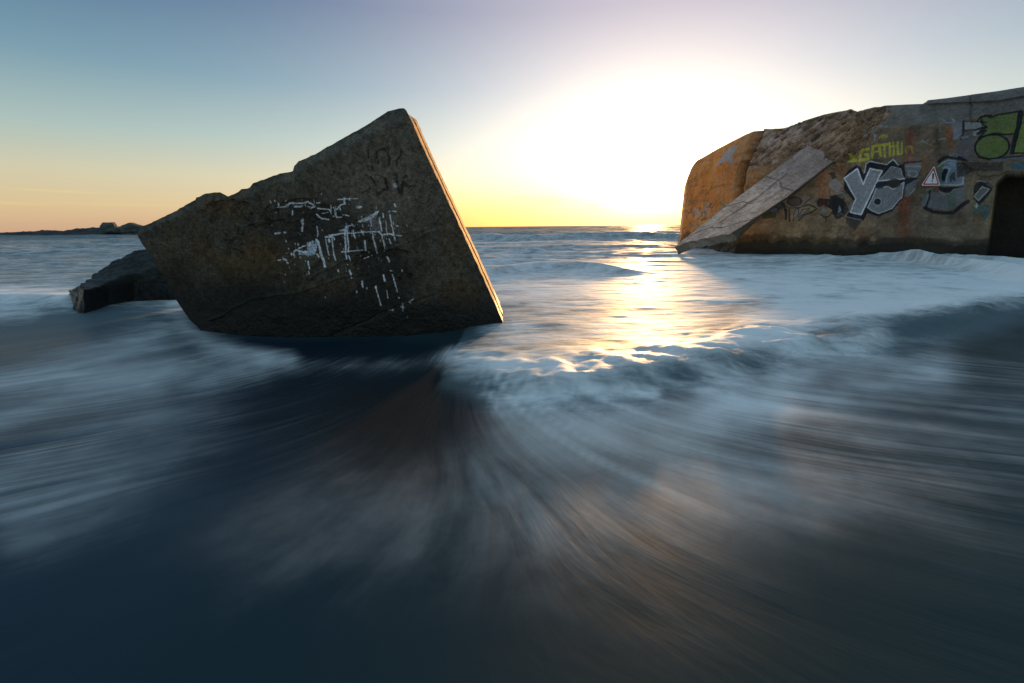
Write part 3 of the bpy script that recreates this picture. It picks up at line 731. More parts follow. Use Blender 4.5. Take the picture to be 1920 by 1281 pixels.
    pt.stroke([(950, 300), (955, 225), (1020, 225), (1025, 300)], 24, YL, .35, gap=.6)
    pt.stroke([(630, 120), (640, 100), (722, 85), (725, 105), (660, 122)], 15, YL, .75, gap=.35)
    for pts in ([(540, 0), (545, 60), (590, 100)], [(500, 60), (440, 100)], [(575, 90), (580, 145)]):
        pt.stroke(pts, 17, (.46, .48, .5), .7, gap=.6)
    # round letters beside the sign
    pt.at(1700, 280, 8.006)
    pt.poly([(470, 300), (520, 215), (620, 165), (745, 175), (850, 240), (870, 540), (480, 545), (450, 420)], (.20, .25, .30), .92)
    pt.poly([(470, 300), (520, 220), (560, 200), (540, 320), (480, 480), (450, 420)], (.13, .17, .09), .9)
    pt.stroke([(480, 190), (560, 130), (680, 95), (800, 120), (890, 165)], 48, NV, .95); pt.stroke([(470, 265), (530, 205), (620, 165), (740, 175)], 18, (.36, .44, .5), .85)
    pt.stroke([(640, 85), (740, 75), (830, 100)], 12, (.30, .33, .38), .7)
    pt.poly([(745, 190), (1000, 195), (1250, 200), (1440, 200), (1440, 330), (1000, 330), (870, 400), (760, 420)], (.055, .045, .04), .9, gap=.35)
    pt.poly([(620, 190), (735, 190), (735, 300), (640, 300)], (.26, .36, .44), .85)
    pt.ell(570, 385, 50, 98, NV, 1, rot=.25); pt.stroke([(545, 285), (600, 262), (640, 300), (600, 420), (590, 530)], 26, (.40, .46, .55), .9)
    pt.poly([(640, 400), (720, 330), (735, 500), (650, 500)], (.035, .045, .04), .9)
    pt.stroke([(480, 515), (520, 535), (740, 540), (840, 520), (850, 420)], 22, (.45, .48, .48), .85); pt.stroke([(680, 470), (730, 500)], 20, (.40, .42, .42), .7, gap=.7)
    pt.poly([(250, 700), (340, 640), (460, 650), (600, 690), (740, 580), (870, 560), (870, 760), (740, 860), (600, 915), (400, 880), (225, 890)], (.18, .19, .205), .88)
    pt.poly([(605, 650), (740, 580), (740, 860), (605, 900)], (.12, .15, .11), .7)
    pt.poly([(470, 570), (860, 560), (700, 600), (640, 650), (560, 650), (490, 620)], NV, .95)
    pt.stroke([(490, 640), (560, 680), (640, 670), (720, 600)], 18, (.34, .35, .33), .7, gap=.5)
    pt.stroke([(345, 620), (335, 740), (285, 890)], 36, NV, .9); pt.stroke([(270, 880), (400, 940), (540, 955), (700, 950), (850, 830), (920, 780)], 56, NV, .92)
    pt.stroke([(330, 680), (300, 770), (270, 850)], 14, (.30, .32, .35), .6); pt.stroke([(240, 1050), (300, 1060)], 14, (.35, .36, .34), .6, gap=.6)
    pt.stroke([(300, 620), (360, 590)], 30, (.28, .32, .34), .7, gap=.6); pt.poly([(240, 640), (290, 600), (300, 700), (240, 720)], (.10, .16, .06), .6)
    pt.poly([(1010, 560), (1100, 430), (1310, 560), (1230, 700), (1090, 840), (1000, 740)], NV, .9)
    pt.poly([(1015, 705), (1130, 562), (1238, 602), (1078, 770)], (.15, .16, .155), .95, edge=(.42, .44, .42), ew=15)
    pt.stroke([(1060, 480), (1110, 470), (1180, 490)], 26, (.32, .33, .31), .8); pt.stroke([(1200, 520), (1290, 570)], 16, (.26, .25, .22), .7)
    pt.stroke([(1270, 640), (1240, 760), (1200, 800)], 18, (.20, .23, .12), .7)
    pt.poly([(1000, 850), (1245, 830), (1250, 960), (1150, 1080), (1110, 960), (1000, 950)], (.045, .12, .13), .75, gap=.4)
    pt.stroke([(1050, 820), (1045, 880)], 20, (.5, .55, .52), .85); pt.stroke([(1020, 850), (1075, 852)], 14, (.5, .55, .52), .8)
    pt.stroke([(950, 690), (1000, 640)], 16, (.22, .2, .13), .7)
    # green letters and the silver patch beside them
    pt.at(1780, 160, 7.116)
    pt.poly([(30, 430), (200, 540), (170, 720), (40, 730), (60, 600), (20, 530)], (.20, .22, .25), .75, gap=.6)
    pt.poly([(190, 620), (330, 640), (330, 1010), (240, 1000), (90, 900), (90, 780)], (.11, .12, .15), .75, gap=.5)
    pt.poly([(195, 480), (440, 490), (440, 580), (330, 590), (200, 600)], (.33, .34, .36), .85, edge=NV, ew=18, gap=.4)
    pt.poly([(310, 600), (400, 600), (380, 670), (320, 680)], (.33, .37, .36), .8, gap=.3)
    pt.stroke([(185, 480), (185, 640), (150, 720)], 26, NV, .9); pt.stroke([(150, 700), (240, 690)], 26, (.4, .4, .42), .5, gap=.9)
    pt.poly([(425, 430), (490, 402), (555, 430), (660, 392), (925, 350), (890, 650), (760, 655), (600, 640), (480, 675), (390, 710), (490, 600), (370, 650), (500, 555), (430, 500)], (.15, .20, .065), .95, edge=NV, ew=26)
    pt.poly([(700, 600), (880, 560), (870, 640), (720, 640)], (.19, .24, .045), .6)
    pt.ell(570, 822, 232, 165, GR, .97, edge=NV, ew=30, rot=-.12); pt.ell(600, 830, 110, 90, (.13, .19, .05), .5)
    pt.poly([(975, 400), (1500, 350), (1500, 900), (850, 905), (905, 700)], (.19, .25, .06), .95, edge=NV, ew=20)
    pt.stroke([(955, 355), (940, 500), (890, 660), (835, 900)], 62, NV, .96); pt.stroke([(370, 480), (420, 420), (560, 400)], 26, NV, .9); pt.stroke([(420, 480), (490, 495)], 26, NV, .9)
    pt.stroke([(330, 600), (420, 570), (500, 555)], 22, NV, .9)
    pt.stroke([(380, 960), (560, 985), (780, 960), (1100, 940)], 22, NV, .9); pt.stroke([(560, 1005), (800, 985), (1200, 960)], 30, (.16, .18, .22), .8)
    pt.stroke([(0, 940), (100, 950)], 24, (.24, .27, .31), .7); pt.stroke([(0, 965), (130, 985), (200, 1000)], 34, NV, .9)
    pt.poly([(850, 1040), (1300, 1020), (1300, 1120), (850, 1135), (820, 1090)], (.05, .15, .21), .85, gap=.4)
    for k in range(9): pt.stroke([(700 + k * 22, 410), (705 + k * 22, 500)], 5, (.22, .30, .08), .5)
    # small pale marks
    pt.at(1580, 180, 7.68)
    for pts in ([(1450, 340), (1500, 390), (1560, 380)], [(1570, 320), (1600, 350), (1590, 390)], [(1140, 640), (1180, 670), (1230, 640)], [(1200, 680), (1215, 690)], [(1390, 630), (1480, 610)], [(1400, 470), (1410, 520)], [(560, 430), (520, 440), (640, 440)], [(430, 430), (450, 540)]):
        pt.stroke(pts, 16, (.36, .37, .40), .7, gap=.7)
    pt.poly([(1600, 470), (1700, 430), (1720, 560), (1600, 620)], (.24, .27, .31), .6, gap=.7)
    col = pt.c
    # tide line: dark slime over everything low on the wall
    yl = 440 + n2 * 9 + n * 8 + sstep(1560, 1300, px) * -2
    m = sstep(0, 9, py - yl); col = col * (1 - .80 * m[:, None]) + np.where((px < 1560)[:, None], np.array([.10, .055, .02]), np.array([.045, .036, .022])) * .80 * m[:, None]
    m = sstep(0, 6, py - yl - 12) * .7; col = col * (1 - m[:, None]) + np.array([.022, .019, .012]) * m[:, None]
    Vw = Vd
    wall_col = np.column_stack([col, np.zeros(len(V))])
    wall_col[door, :3] = (.06, .052, .042)  # doorway recess coloured dark, its inner shade painted in
    # roof and back, coarse
    back = []
    tp = Vw.reshape(nfront, nc, 3)[-1]
    bn = np.array([.62, .78])                          # straight back from the sea-facing wall
    for off, dz in ((.6, -.04), (3, -.12), (7, -.25), (7.2, -.9), (7.2, -6.5)):
        p = tp.copy(); p[:, :2] += bn * off; p[:, 2] += dz; back.append(p)
    back = np.array(back); nb = len(back)
    ALL = np.concatenate([Vw.reshape(nfront, nc, 3), back]).reshape(-1, 3)
    CC = np.vstack([wall_col, np.tile([.15, .14, .13, 0], (nb * nc, 1))])
    nr = nfront + nb
    k = len(ALL); i = np.arange(nr - 1)
    cl = ALL.reshape(nr, nc, 3)[:, 0].mean(0); cr = ALL.reshape(nr, nc, 3)[:, -1].mean(0)
    ALL = np.vstack([ALL, [cl], [cr]]); CC = np.vstack([CC, [[.15, .14, .13, 0]] * 2])
    tris = np.vstack([np.stack([i * nc, np.full(nr - 1, k), (i + 1) * nc], -1), np.stack([(i + 1) * nc + nc - 1, np.full(nr - 1, k + 1), i * nc + nc - 1], -1)])
    root = empty('bunker', (*hit(1700), 0.0), 'long low concrete bunker covered in graffiti at the right edge of the sea', 'bunker')
    mat = concrete('bunker_concrete', grit=.62, wet_z=.12, scale=.75, bump=.025)
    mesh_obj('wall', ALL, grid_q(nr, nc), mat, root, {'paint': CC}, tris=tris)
    return A1, dirw, hit
A1, DIRW, HIT = build_bunker()


# ------------------------------------------------------------------ broken slab leaning on the bunker
def build_lean_slab():
    nw = np.array([DIRW[1], -DIRW[0]]);
    if nw @ HIT(1500) > 0: nw = -nw                   # towards the camera
    def onwall(px, py, out):                           # point on the wall plane moved out by `out`
        p0 = np.array([*(A1 + nw * out), 0.]); return on_plane(np.array([px]), np.array([py]), p0, np.array([*nw, 0.]))[0]
    L0 = onwall(1266, 461, 1.75); Rr0 = onwall(1367, 440, 1.15)
    L1 = onwall(1507, 278, .12); Rr1 = onwall(1572, 275, .16); Rq = onwall(1560, 304, .22)
    nu, nv = 260, 110
    u = np.linspace(0, 1, nu)[None, :, None]; v = np.linspace(0, 1, nv)[:, None, None]
    # u along the slab, v across (0 = upper-left edge, 1 = lower-right edge)
    Lm = [(0, L0), (.5, onwall(1392, 363, .95)), (1, L1)]; Rm = [(0, Rr0), (.45, onwall(1474, 370, .72)), (1, Rq)]
    def path(k, t):
        a = np.array([q for q, _ in k]); p = np.array([q for _, q in k]); return np.column_stack([np.interp(t, a, p[:, j]) for j in range(3)])
    t = np.linspace(0, 1, nu); PL, PR = path(Lm, t), path(Rm, t)
    G = PL[None] * (1 - v) + PR[None] * v
    n = np.cross(G[0, -1] - G[0, 0], G[-1, 0] - G[0, 0]); n /= np.linalg.norm(n)
    if n @ (G.reshape(-1, 3).mean(0) - CAM) > 0: n = -n
    ax = (G[0, -1] - G[0, 0]); ax /= np.linalg.norm(ax)
    # ragged lower end and ragged top
    vv = np.broadcast_to(v, (nv, nu, 1))[..., 0]; uu = np.broadcast_to(u, (nv, nu, 1))[..., 0]
    rag = fbm(vv * 5, vv * 0, oct=4, seed=111) * .16 - .10 * np.sin(vv * math.pi); G = G - ax * (rag * (1 - uu) ** 8)[..., None]
    rag2 = fbm(vv * 6, vv * 0 + 3, oct=4, seed=112) * .16 + .16 - .10 * vv; G = G + ax * (rag2 * uu ** 8)[..., None]
    dsp = fbm(uu * 9, vv * 3, oct=3, seed=113) * .03 + fbm(uu * 60, vv * 14, oct=4, seed=114) * .016 - .03 * (1 - sstep(0, .05, 1 - vv)) - .03 * (1 - sstep(0, .04, vv))
    G = G + n * dsp[..., None]
    top = G.reshape(-1, 3)
    ringi = np.concatenate([np.arange(nu), np.arange(1, nv) * nu + nu - 1, (nv - 1) * nu + np.arange(nu - 2, -1, -1), np.arange(nv - 2, 0, -1) * nu]); m = len(ringi)
    T = np.array([.05, .10, -.40]) - n * .14
    rings = []; K = 14
    for k in range(1, K + 1):
        f = k / K; ue = sstep(.0, .22, uu.ravel()[ringi])[:, None]; r = top[ringi] + (T * (1 - ue) + np.array([-nw[0] * .30 + .10, -nw[1] * .30 + .12, .0]) * ue) * f
        r = r + ax * (fbm(np.arange(m) / 7., np.full(m, f * 5), oct=4, seed=115) * .09 + .10 * math.sin(f * 2.6) + .14 * f)[:, None] * (uu.ravel()[ringi] < .5)[:, None]
        rings.append(r)
    V = np.vstack([top] + rings); n0 = len(top)
    Q = [grid_q(nv, nu)]
    r = np.arange(m); r2 = (r + 1) % m
    Q.append(np.stack([ringi[r2], ringi[r], n0 + r, n0 + r2], -1)[:, ::-1])
    for k in range(K - 1):
        a = n0 + k * m; Q.append(np.stack([a + r, a + m + r, a + m + r2, a + r2], -1))
    c = V[-m:].mean(0); V = np.vstack([V, [c]]); ci = len(V) - 1; last = n0 + (K - 1) * m
    tris = np.stack([last + r2, last + r, np.full(m, ci)], -1)
    s1 = fbm(uu * 14, vv * 10, oct=4, seed=116).ravel(); s2 = fbm(uu * 7, vv * 26, oct=3, seed=118).ravel(); s3 = fbm(uu * 60, vv * 16, oct=3, seed=119).ravel()
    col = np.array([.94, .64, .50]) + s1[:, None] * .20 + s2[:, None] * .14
    m2 = sstep(.1, .5, s3)[:, None] * .45; col = col * (1 - m2) + np.array([.27, .21, .20]) * m2
    for cpts, cw in (([(.10, .0), (.16, .3), (.13, .55), (.19, 1.)], .006), ([(.38, 0.), (.42, .25), (.40, .45)], .005), ([(.55, 1.), (.60, .6), (.66, .5), (.70, 0.)], .006), ([(.2, .35), (.45, .42), (.75, .38)], .006)):
        dcr = seg_dist(uu.ravel() + fbm(uu * 20, vv * 8, oct=2, seed=141).ravel() * .008, vv.ravel() * .3 + fbm(uu * 25, vv * 8, oct=2, seed=142).ravel() * .006, [(a_, b_ * .3) for a_, b_ in cpts])
        mk = np.exp(-(dcr / cw) ** 2)[:, None] * .8; col = col * (1 - mk) + np.array([.07, .05, .04]) * mk
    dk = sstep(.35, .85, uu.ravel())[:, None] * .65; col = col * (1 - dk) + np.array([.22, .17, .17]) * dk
    cr = np.tile([.34, .27, .20], (m * K + 1, 1)) + fbm(V[n0:, 0] * 8, V[n0:, 1] * 8, V[n0:, 2] * 8, oct=3, seed=117)[:, None] * .14
    under = np.concatenate([np.tile((uu.ravel()[ringi] > .02) & (vv.ravel()[ringi] > .9), K), [True]])
    cr[under] *= .5  # shade beneath the lower-right edge painted as darker concrete
    C = np.column_stack([np.maximum(np.vstack([col, cr]), .02), np.zeros(len(V))])
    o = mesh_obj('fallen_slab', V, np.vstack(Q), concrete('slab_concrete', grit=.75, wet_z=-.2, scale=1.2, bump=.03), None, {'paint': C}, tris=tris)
    o['label'] = 'pale broken concrete slab leaning from the water up against the graffiti bunker'; o['category'] = 'concrete slab'
build_lean_slab()


# ------------------------------------------------------------------ warning sign on the bunker wall
def build_sign():
    nw = np.array([DIRW[1], -DIRW[0]])
    if nw @ HIT(1500) > 0: nw = -nw
    n3 = np.array([*nw, 0.]); out = .07
    p0 = np.array([*(A1 + nw * out), 0.])
    P = lambda pts, o=0.: on_plane(np.array([q[0] for q in pts], float), np.array([q[1] for q in pts], float), p0, n3) + n3 * o
    tri = [(1728.8, 347.2), (1751.3, 312.8), (1761.8, 347.0)]
    cx = sum(p[0] for p in tri) / 3; cy = sum(p[1] for p in tri) / 3
    sc = lambda k: [(cx + (x - cx) * k, cy + (y - cy) * k) for x, y in tri]
    def rounded(pts, r=.10, k=5):
        out_ = []
        for i in range(3):
            a, b_, c = (np.array(pts[(i + j - 1) % 3]) for j in range(3))
            p, q = b_ + (a - b_) * r, b_ + (c - b_) * r
            for f in np.linspace(0, 1, k): out_.append(tuple((1 - f) ** 2 * p + 2 * f * (1 - f) * b_ + f * f * q))
        return out_
    ctr = P([(cx, cy)])[0]
    root = empty('warning_sign', tuple(ctr), 'triangular red bordered warning sign with exclamation mark fixed to the bunker wall', 'sign')
    def plate(name, pts, o0, o1, mat, hole=None):
        a, b_ = P(pts, o0), P(pts, o1); n = len(pts); r = np.arange(n); r2 = (r + 1) % n
        if hole is None:
            V = np.vstack([a, b_, [b_.mean(0)], [a.mean(0)]]); Q = np.stack([r, r2, n + r2, n + r], -1)
            t = np.vstack([np.stack([n + r, n + r2, np.full(n, 2 * n)], -1), np.stack([r2, r, np.full(n, 2 * n + 1)], -1)])
            return mesh_obj(name, V, Q, mat, root, smooth=False, tris=t)
        c, d = P(hole, o0), P(hole, o1)
        V = np.vstack([a, b_, d, c]); Q = np.vstack([np.stack([k * n + r, k * n + r2, ((k + 1) % 4) * n + r2, ((k + 1) % 4) * n + r], -1) for k in range(4)])
        return mesh_obj(name, V, Q, mat, root, smooth=False)
    plate('plate', rounded(sc(1.10)), 0, .010, plain('sign_white', (.80, .78, .78), .4))
    plate('red_border', rounded(sc(.97)), .0125, .016, plain('sign_red', (.50, .03, .04), .4), hole=rounded(sc(.76)))
    K = plain('sign_black', (.02, .02, .02), .5)
    plate('exclamation_mark', [(1748.3, 325.5), (1749.8, 325.0), (1751.6, 326.0), (1750.2, 336.5), (1748.8, 336.5), (1747.9, 336.5)], .0125, .016, K)
    t = np.linspace(0, 2 * math.pi, 11)[:-1]
    plate('exclamation_dot', [(1748.0 + 1.25 * math.cos(k), 339.6 + 1.4 * math.sin(k)) for k in t], .0125, .016, K)
    for q in ((1749.8, 321.0), (1747.6, 343.6)):
        plate('bolt', [(q[0] + .7 * math.cos(k), q[1] + .7 * math.sin(k)) for k in t], .0125, .02, plain('bolt_metal', (.25, .24, .22), .4))
build_sign()


# ------------------------------------------------------------------ far breakwater and the two ruins on it
def build_far():
    D = 135.0
    top = [(14, 436), (30, 434.6), (60, 434), (74, 433.5), (80, 431.5), (100, 432.5), (130, 432.8), (137, 429.5), (150, 429), (162, 428.5), (175, 426.3), (190, 425.5), (225, 425), (262, 423.5), (300, 422), (420, 421)]
    n = 500; px = np.linspace(14, 420, n); ty = np.interp(px, *np.array(top).T)
    ty = ty + fbm(px / 3.5, px * 0, oct=4, seed=121) * 1.0 * sstep(14, 60, px)
    def depth(p, q, y):
        d = rays(p, q); return CAM + d * (y / d[:, 1])[:, None]
    T = depth(px, ty, np.full(n, D)); B = T.copy(); B[:, 2] = -1; B[:, 1] -= 9
    M = T.copy(); M[:, 1] -= 4; M[:, 2] = T[:, 2] * .62
    K = T.copy(); K[:, 1] += 10; K[:, 2] = -1
    rows = []
    for a, b_ in ((B, M), (M, T), (T, K)):
        t = np.linspace(0, 1, 10, endpoint=False)[:, None, None]; rows.append(a[None] * (1 - t) + b_[None] * t)
    rows.append(K[None]); G = np.vstack(rows); nr = len(G); V = G.reshape(-1, 3)
    V = V + np.array([.3, -.6, .35]) * (fbm(V[:, 0] * .7, V[:, 1] * .7, V[:, 2], oct=4, seed=122) * .9)[:, None] * sstep(-1, .5, V[:, 2:3])
    m = concrete('breakwater_rock', paint=False, base=(.045, .045, .045), grit=.8, wet_z=.3, scale=.15, bump=.2)
    o = mesh_obj('breakwater', V, grid_q(nr, n), m); o['label'] = 'low dark rock breakwater lying along the far horizon at the left'; o['category'] = 'breakwater'
    def ruin(name, outline, base, D, label, seed):
        # solid with a traced outline, real depth and rough faces
        o1 = resample(outline + [outline[0]], 90)[:-1]; n = len(o1)
        c = o1.mean(0); Vs = []
        for k, (f, dd) in enumerate(((.0, 0), (.55, -.2), (.9, .0), (1, .6), (1, .9), (1, 1.3), (.85, 1.6), (.0, 1.8))):
            q = c + (o1 - c) * f
            P = depth(q[:, 0], q[:, 1], np.full(n, D + dd)) if f < 1 or dd == .6 else Vs[3] + np.array([0, dd - .6, 0])
            P = P + np.array([.2, -1, .2]) * (fbm(P[:, 0] * .9, P[:, 2] * .9, P[:, 1] * .9, oct=3, seed=seed) * .35)[:, None] * (f > 0)
            Vs.append(P)
        V = np.vstack(Vs); ob = mesh_obj(name, V, grid_q(len(Vs), n, wrap=True), concrete(name + '_concrete', paint=False, base=(.10, .11, .095), grit=.8, wet_z=-5, scale=.3, bump=.1), smooth=False)
        ob['label'] = label; ob['category'] = 'ruin'; ob['group'] = 'ruined blocks on the breakwater'
    ruin('ruined_block', [(187, 423.5), (191, 418.5), (194, 417.3), (205, 417), (212, 417), (215, 421), (217, 425), (226, 429), (224, 437), (196, 437), (189, 428)], 0, 128, 'flat topped grey ruined block on the breakwater, farther from the tilted block', 131)
    ruin('ruined_block', [(223, 427), (228, 422.5), (234, 420.5), (241, 418), (247, 417.6), (253, 420), (262, 422.5), (275, 425), (278, 437), (226, 437)], 0, 126, 'rounded grey ruined block on the breakwater, half hidden behind the tilted block', 137)
build_far()


# ------------------------------------------------------------------ sea
def graded(lo, hi, f0, f1, step, grow):
    a = list(np.arange(f0, f1, step)); s = step; x = a[-1]
    while x < hi: s *= grow; x += s; a.append(x)
    s = step; x = a[0]; b_ = []
    while x > lo: s *= grow; x -= s; b_.append(x)
    return np.array(b_[::-1] + a)

def sstroke(px, py, pts, w):
    w0 = w if isinstance(w, (int, float)) else None
    best = np.zeros(px.shape)
    a = np.array(pts, float)
    xm = (px > a[:, 0].min() - 4 * w) & (px < a[:, 0].max() + 4 * w) & (py > a[:, 1].min() - 4 * w) & (py < a[:, 1].max() + 4 * w)
    d = seg_dist(px[xm], py[xm], pts); best[xm] = np.exp(-(d / w) ** 2)
    return best

def build_sea():
    xs = graded(-2500, 2500, -7, 17, .045, 1.03); ys = graded(-6, 6000, .6, 10.0, .035, 1.014)
    X, Y = np.meshgrid(xs, ys); nr, nc = X.shape; x = X.ravel(); y = Y.ravel()
    dist = np.hypot(x, y)
    px, py = proj(np.column_stack([x, y, np.zeros_like(x)]))
    bad = y < .4; px = np.where(bad, -9999, px); py = np.where(bad, 3000, py)
    # --- swell
    amp = np.interp(y, [0, 4.5, 6.5, 9, 14, 24, 40, 120, 400], [.0, .008, .035, .06, .09, .15, .22, .35, .5])
    sc = np.interp(y, [0, 10, 20, 40, 120, 600], [1, 1, 1.5, 2.4, 5, 14])
    warp = fbm(x / 7, y / 7, oct=2, seed=201) * 1.0
    def crest(lx, ly, seed):
        v = vnoise(x / lx + warp * .3, y / ly + warp * .55, seed=seed); return (1 - np.abs(v * 2 - 1)) ** 1.6 - .4
    h = np.zeros_like(x)
    for lx, ly, k, sd, d0, d1 in ((5.5, 1.7, .42, 202, 0, 26), (2.2, .7, .10, 203, 0, 16), (14, 4.2, 1.0, 204, 9, 90), (6, 1.9, .35, 205, 7, 60), (40, 12, 1.1, 206, 45, 400), (16, 5, .4, 207, 30, 250), (160, 50, 1.0, 208, 200, 6000), (60, 18, .5, 209, 150, 1500)):
        w_ = sstep(d0 - 3, d0 + 6, dist) * (1 - sstep(d1 * .7, d1 * 1.3, dist)) if d0 > 0 else (1 - sstep(d1 * .7, d1 * 1.3, dist))
        h += amp * k * crest(lx, ly, sd) * w_
    # --- individual waves, traced where they stand in the sea: (pixels of the crest, height, half width in m)
    def wave(pts, ht, front, back_, fade=1.5):
        g = on_z(np.array([p[0] for p in pts], float), np.array([p[1] for p in pts], float))
        o = np.argsort(g[:, 0]); gx, gy = g[o, 0], g[o, 1]
        yc = np.interp(x, gx, gy) + fbm(x / 1.5, x * 0, oct=2, seed=int(ht * 1000)) * front * .14
        e = sstep(gx[0] - fade, gx[0] + fade, x) * (1 - sstep(gx[-1] - fade, gx[-1] + fade, x))
        dy = y - yc
        return ht * e * np.where(dy < 0, np.exp(-(dy / front) ** 2), np.exp(-(dy / back_) ** 2))
    h += wave([(860, 449), (980, 452), (1100, 449), (1200, 448), (1300, 450), (1400, 452)], .48, 1.3, 3.5, 5)
    h += wave([(860, 476), (930, 474), (1010, 477)], .15, .6, 1.4, 1.2)
    h += wave([(860, 528), (930, 516), (1000, 508), (1080, 506), (1180, 514)], .17, .38, 1.0, .8)
    h += wave([(900, 492), (1000, 490), (1100, 495)], .10, .4, 1, .6)
    h += wave([(-100, 470), (0, 462), (100, 458), (180, 462)], .22, .9, 2, 3)
    h += wave([(-40, 444), (60, 446), (240, 447)], .30, 2.0, 5, 6)
    h += wave([(1560, 492), (1660, 492), (1760, 500), (1860, 515), (1990, 540)], .30, .9, .9, 1.0)
    h += wave([(1640, 492), (1760, 490), (1860, 498), (1960, 510), (2100, 530)], .26, 1.3, 1.2, 1.0)
    h += wave([(-120, 575), (0, 568), (90, 568), (160, 575)], .15, .3, .7, .6)
    # --- the breaking bore in front, running from the block foot to the right
    BORE = [(840, 688), (900, 706), (990, 722), (1080, 722), (1170, 716), (1260, 700), (1340, 680), (1420, 668), (1500, 655), (1600, 640), (1720, 615), (1840, 585), (1940, 560), (2050, 535)]
    g = on_z(np.array([p[0] for p in BORE], float), np.array([p[1] for p in BORE], float)); o_ = np.argsort(g[:, 0])
    yb = np.interp(x, g[o_, 0], g[o_, 1])
    eb = sstep(g[:, 0].min() - .3, g[:, 0].min() + .9, x)
    cl1 = fbm(x * 1.9, y * 1.9, oct=4, seed=211); cl2 = fbm(x * 5.5, y * 5.5, oct=3, seed=212)
    db = y - yb + fbm(x * 1.1, x * 0, oct=3, seed=213) * .16
    bore = eb * np.where(db < 0, np.exp(-(db / .20) ** 2), np.exp(-(db / .85) ** 2))
    h += bore * (.095 + .06 * cl1 + .035 * cl2) 
    h += eb * sstep(0, .5, db) * .03 * (1 - sstep(12, 18, y))
    # small ripples in the surf zone behind the bore
    surf = sstep(-.1, .6, db) * (1 - sstep(11, 18, y)) * sstep(560, 800, px) * (y < 30)
    h += surf * (fbm(x * 2.0, y * 4.0, oct=3, seed=214) * .010)
    farr = sstep(8, 14, y) * (1 - sstep(90, 160, y))
    h += farr * fbm(x * .9, y * 2.6, oct=4, seed=216) * np.interp(y, [8, 20, 60, 160], [.012, .045, .09, .12])
    # backwash sheet: long shallow furrows that follow the flow
    O = on_z(880, 505)
    spread = np.exp(np.interp(y, [-2, .8, 1.5, 2.0, 2.3, 3.0, 3.4, 3.9, 4.6, 5.5, 8, 14], np.log([20, 12, 6.6, 4.4, 3.2, 1.8, 1.36, 1.1, .96, .86, .74, .62])))
    for _ in range(2): spread = spread
    ps = (x + .45) / spread + fbm(x * .5, y * .5, oct=2, seed=230) * .05; ph = 8 - y
    fan = 1 - sstep(-.75, -.25, db + .2 * cl1)
    fan = np.where(x < g[:, 0].min(), 1 - sstep(4.6, 7.0, y + fbm(x, y, oct=2, seed=219) * .4), fan)
    fur = fbm(ps * 5, ph * .7, oct=4, seed=217)
    h += fan * fur * np.interp(y, [0, 3, 6, 8], [.010, .008, .004, 0]) * (dist < 60)
    h -= fan * .02
    trough = np.exp(-(((px - 640) / 230) ** 4)) * np.exp(-((y - 5.7) / .9) ** 2) * (y > 1)
    h -= .13 * trough
    # --- where foam lies, with thin film painting the bright mid-water reflection (traced as soft trails; the streaks themselves come from the flow-aligned noise)
    S = lambda pts, w: sstroke(px, py, pts, w)
    foam = np.zeros_like(x)
    def add(f, k):
        nonlocal foam
        foam = 1 - (1 - foam) * (1 - np.clip(f * k, 0, 1))
    add(S([(850, 672), (920, 690), (1000, 705), (1100, 708), (1200, 690), (1290, 672), (1360, 650), (1440, 640), (1500, 632)], 26), .62)
    add(S([(1340, 660), (1420, 650), (1480, 650)], 30), .35)
    add(S([(1440, 600), (1560, 585), (1680, 580), (1780, 565), (1880, 550), (1990, 520)], 27), .85)
    add(S([(1480, 548), (1620, 535), (1760, 530), (1900, 530), (2050, 520)], 24), .55)
    add(S([(1500, 500), (1620, 498), (1760, 492), (1880, 500), (2000, 512)], 14), .28)
    add(S([(1640, 640), (1560, 660), (1480, 690)], 34), .38)
    add(S([(1250, 560), (1400, 540), (1500, 560), (1400, 600)], 38), .34)
    add(S([(960, 580), (1080, 590), (1200, 610), (1300, 600)], 45), .28)
    add(S([(900, 545), (1000, 550), (1150, 540), (1300, 520)], 22), .30)
    add(S([(930, 752), (1040, 748), (1130, 738), (1230, 738)], 9), .45)
    add(S([(-60, 560), (0, 560), (60, 556), (130, 562)], 20), .8)
    add(S([(-80, 605), (0, 590), (60, 585)], 20), .35)
    add(S([(330, 575), (350, 610), (400, 640), (480, 660), (540, 668)], 22), .45)
    add(S([(-50, 720), (80, 690), (200, 660), (300, 620)], 34), .36)
    add(S([(-50, 800), (150, 730), (320, 690), (480, 680)], 36), .34)
    add(S([(-60, 900), (100, 820), (280, 750)], 46), .16)
    add(S([(350, 640), (450, 668), (560, 682), (700, 682), (840, 672), (960, 640)], 22), .13)
    for c_, w, k, y0, y1 in ((.17, .020, .22, 4.0, 2.4), (.25, .014, .34, 4.0, 1.9), (.31, .010, .25, 4.0, 2.3), (.36, .03, .16, 3.8, 1.9), (.47, .02, .18, 3.7, 2.0), (.62, .035, .18, 3.8, 2.0), (.30, .20, .17, 4.1, 1.8),
                             (.85, .05, .16, 3.9, 2.1), (1.15, .08, .16, 4.1, 2.3), (1.5, .10, .14, 4.2, 2.3), (-.9, .25, .05, 3.6, 1.6), (-.42, .10, .06, 3.0, 1.5)):
        add(np.exp(-((ps - c_) / w) ** 2) * sstep(y1 - .35, y1 + .5, y) * (1 - sstep(y0 - .2, y0 + .2, y)) * (.75 + .5 * fbm(ps * 3, ph * 1.4, oct=2, seed=231)), k * 1.5)
    add(S([(960, 780), (1100, 800), (1280, 790), (1450, 760)], 50), .42)
    add(S([(1350, 735), (1560, 730), (1750, 690)], 50), .34)
    add(S([(1050, 900), (1400, 880), (1700, 820), (1920, 760)], 110), .11)
    add(S([(380, 760), (200, 880), (40, 980)], 70), .20)
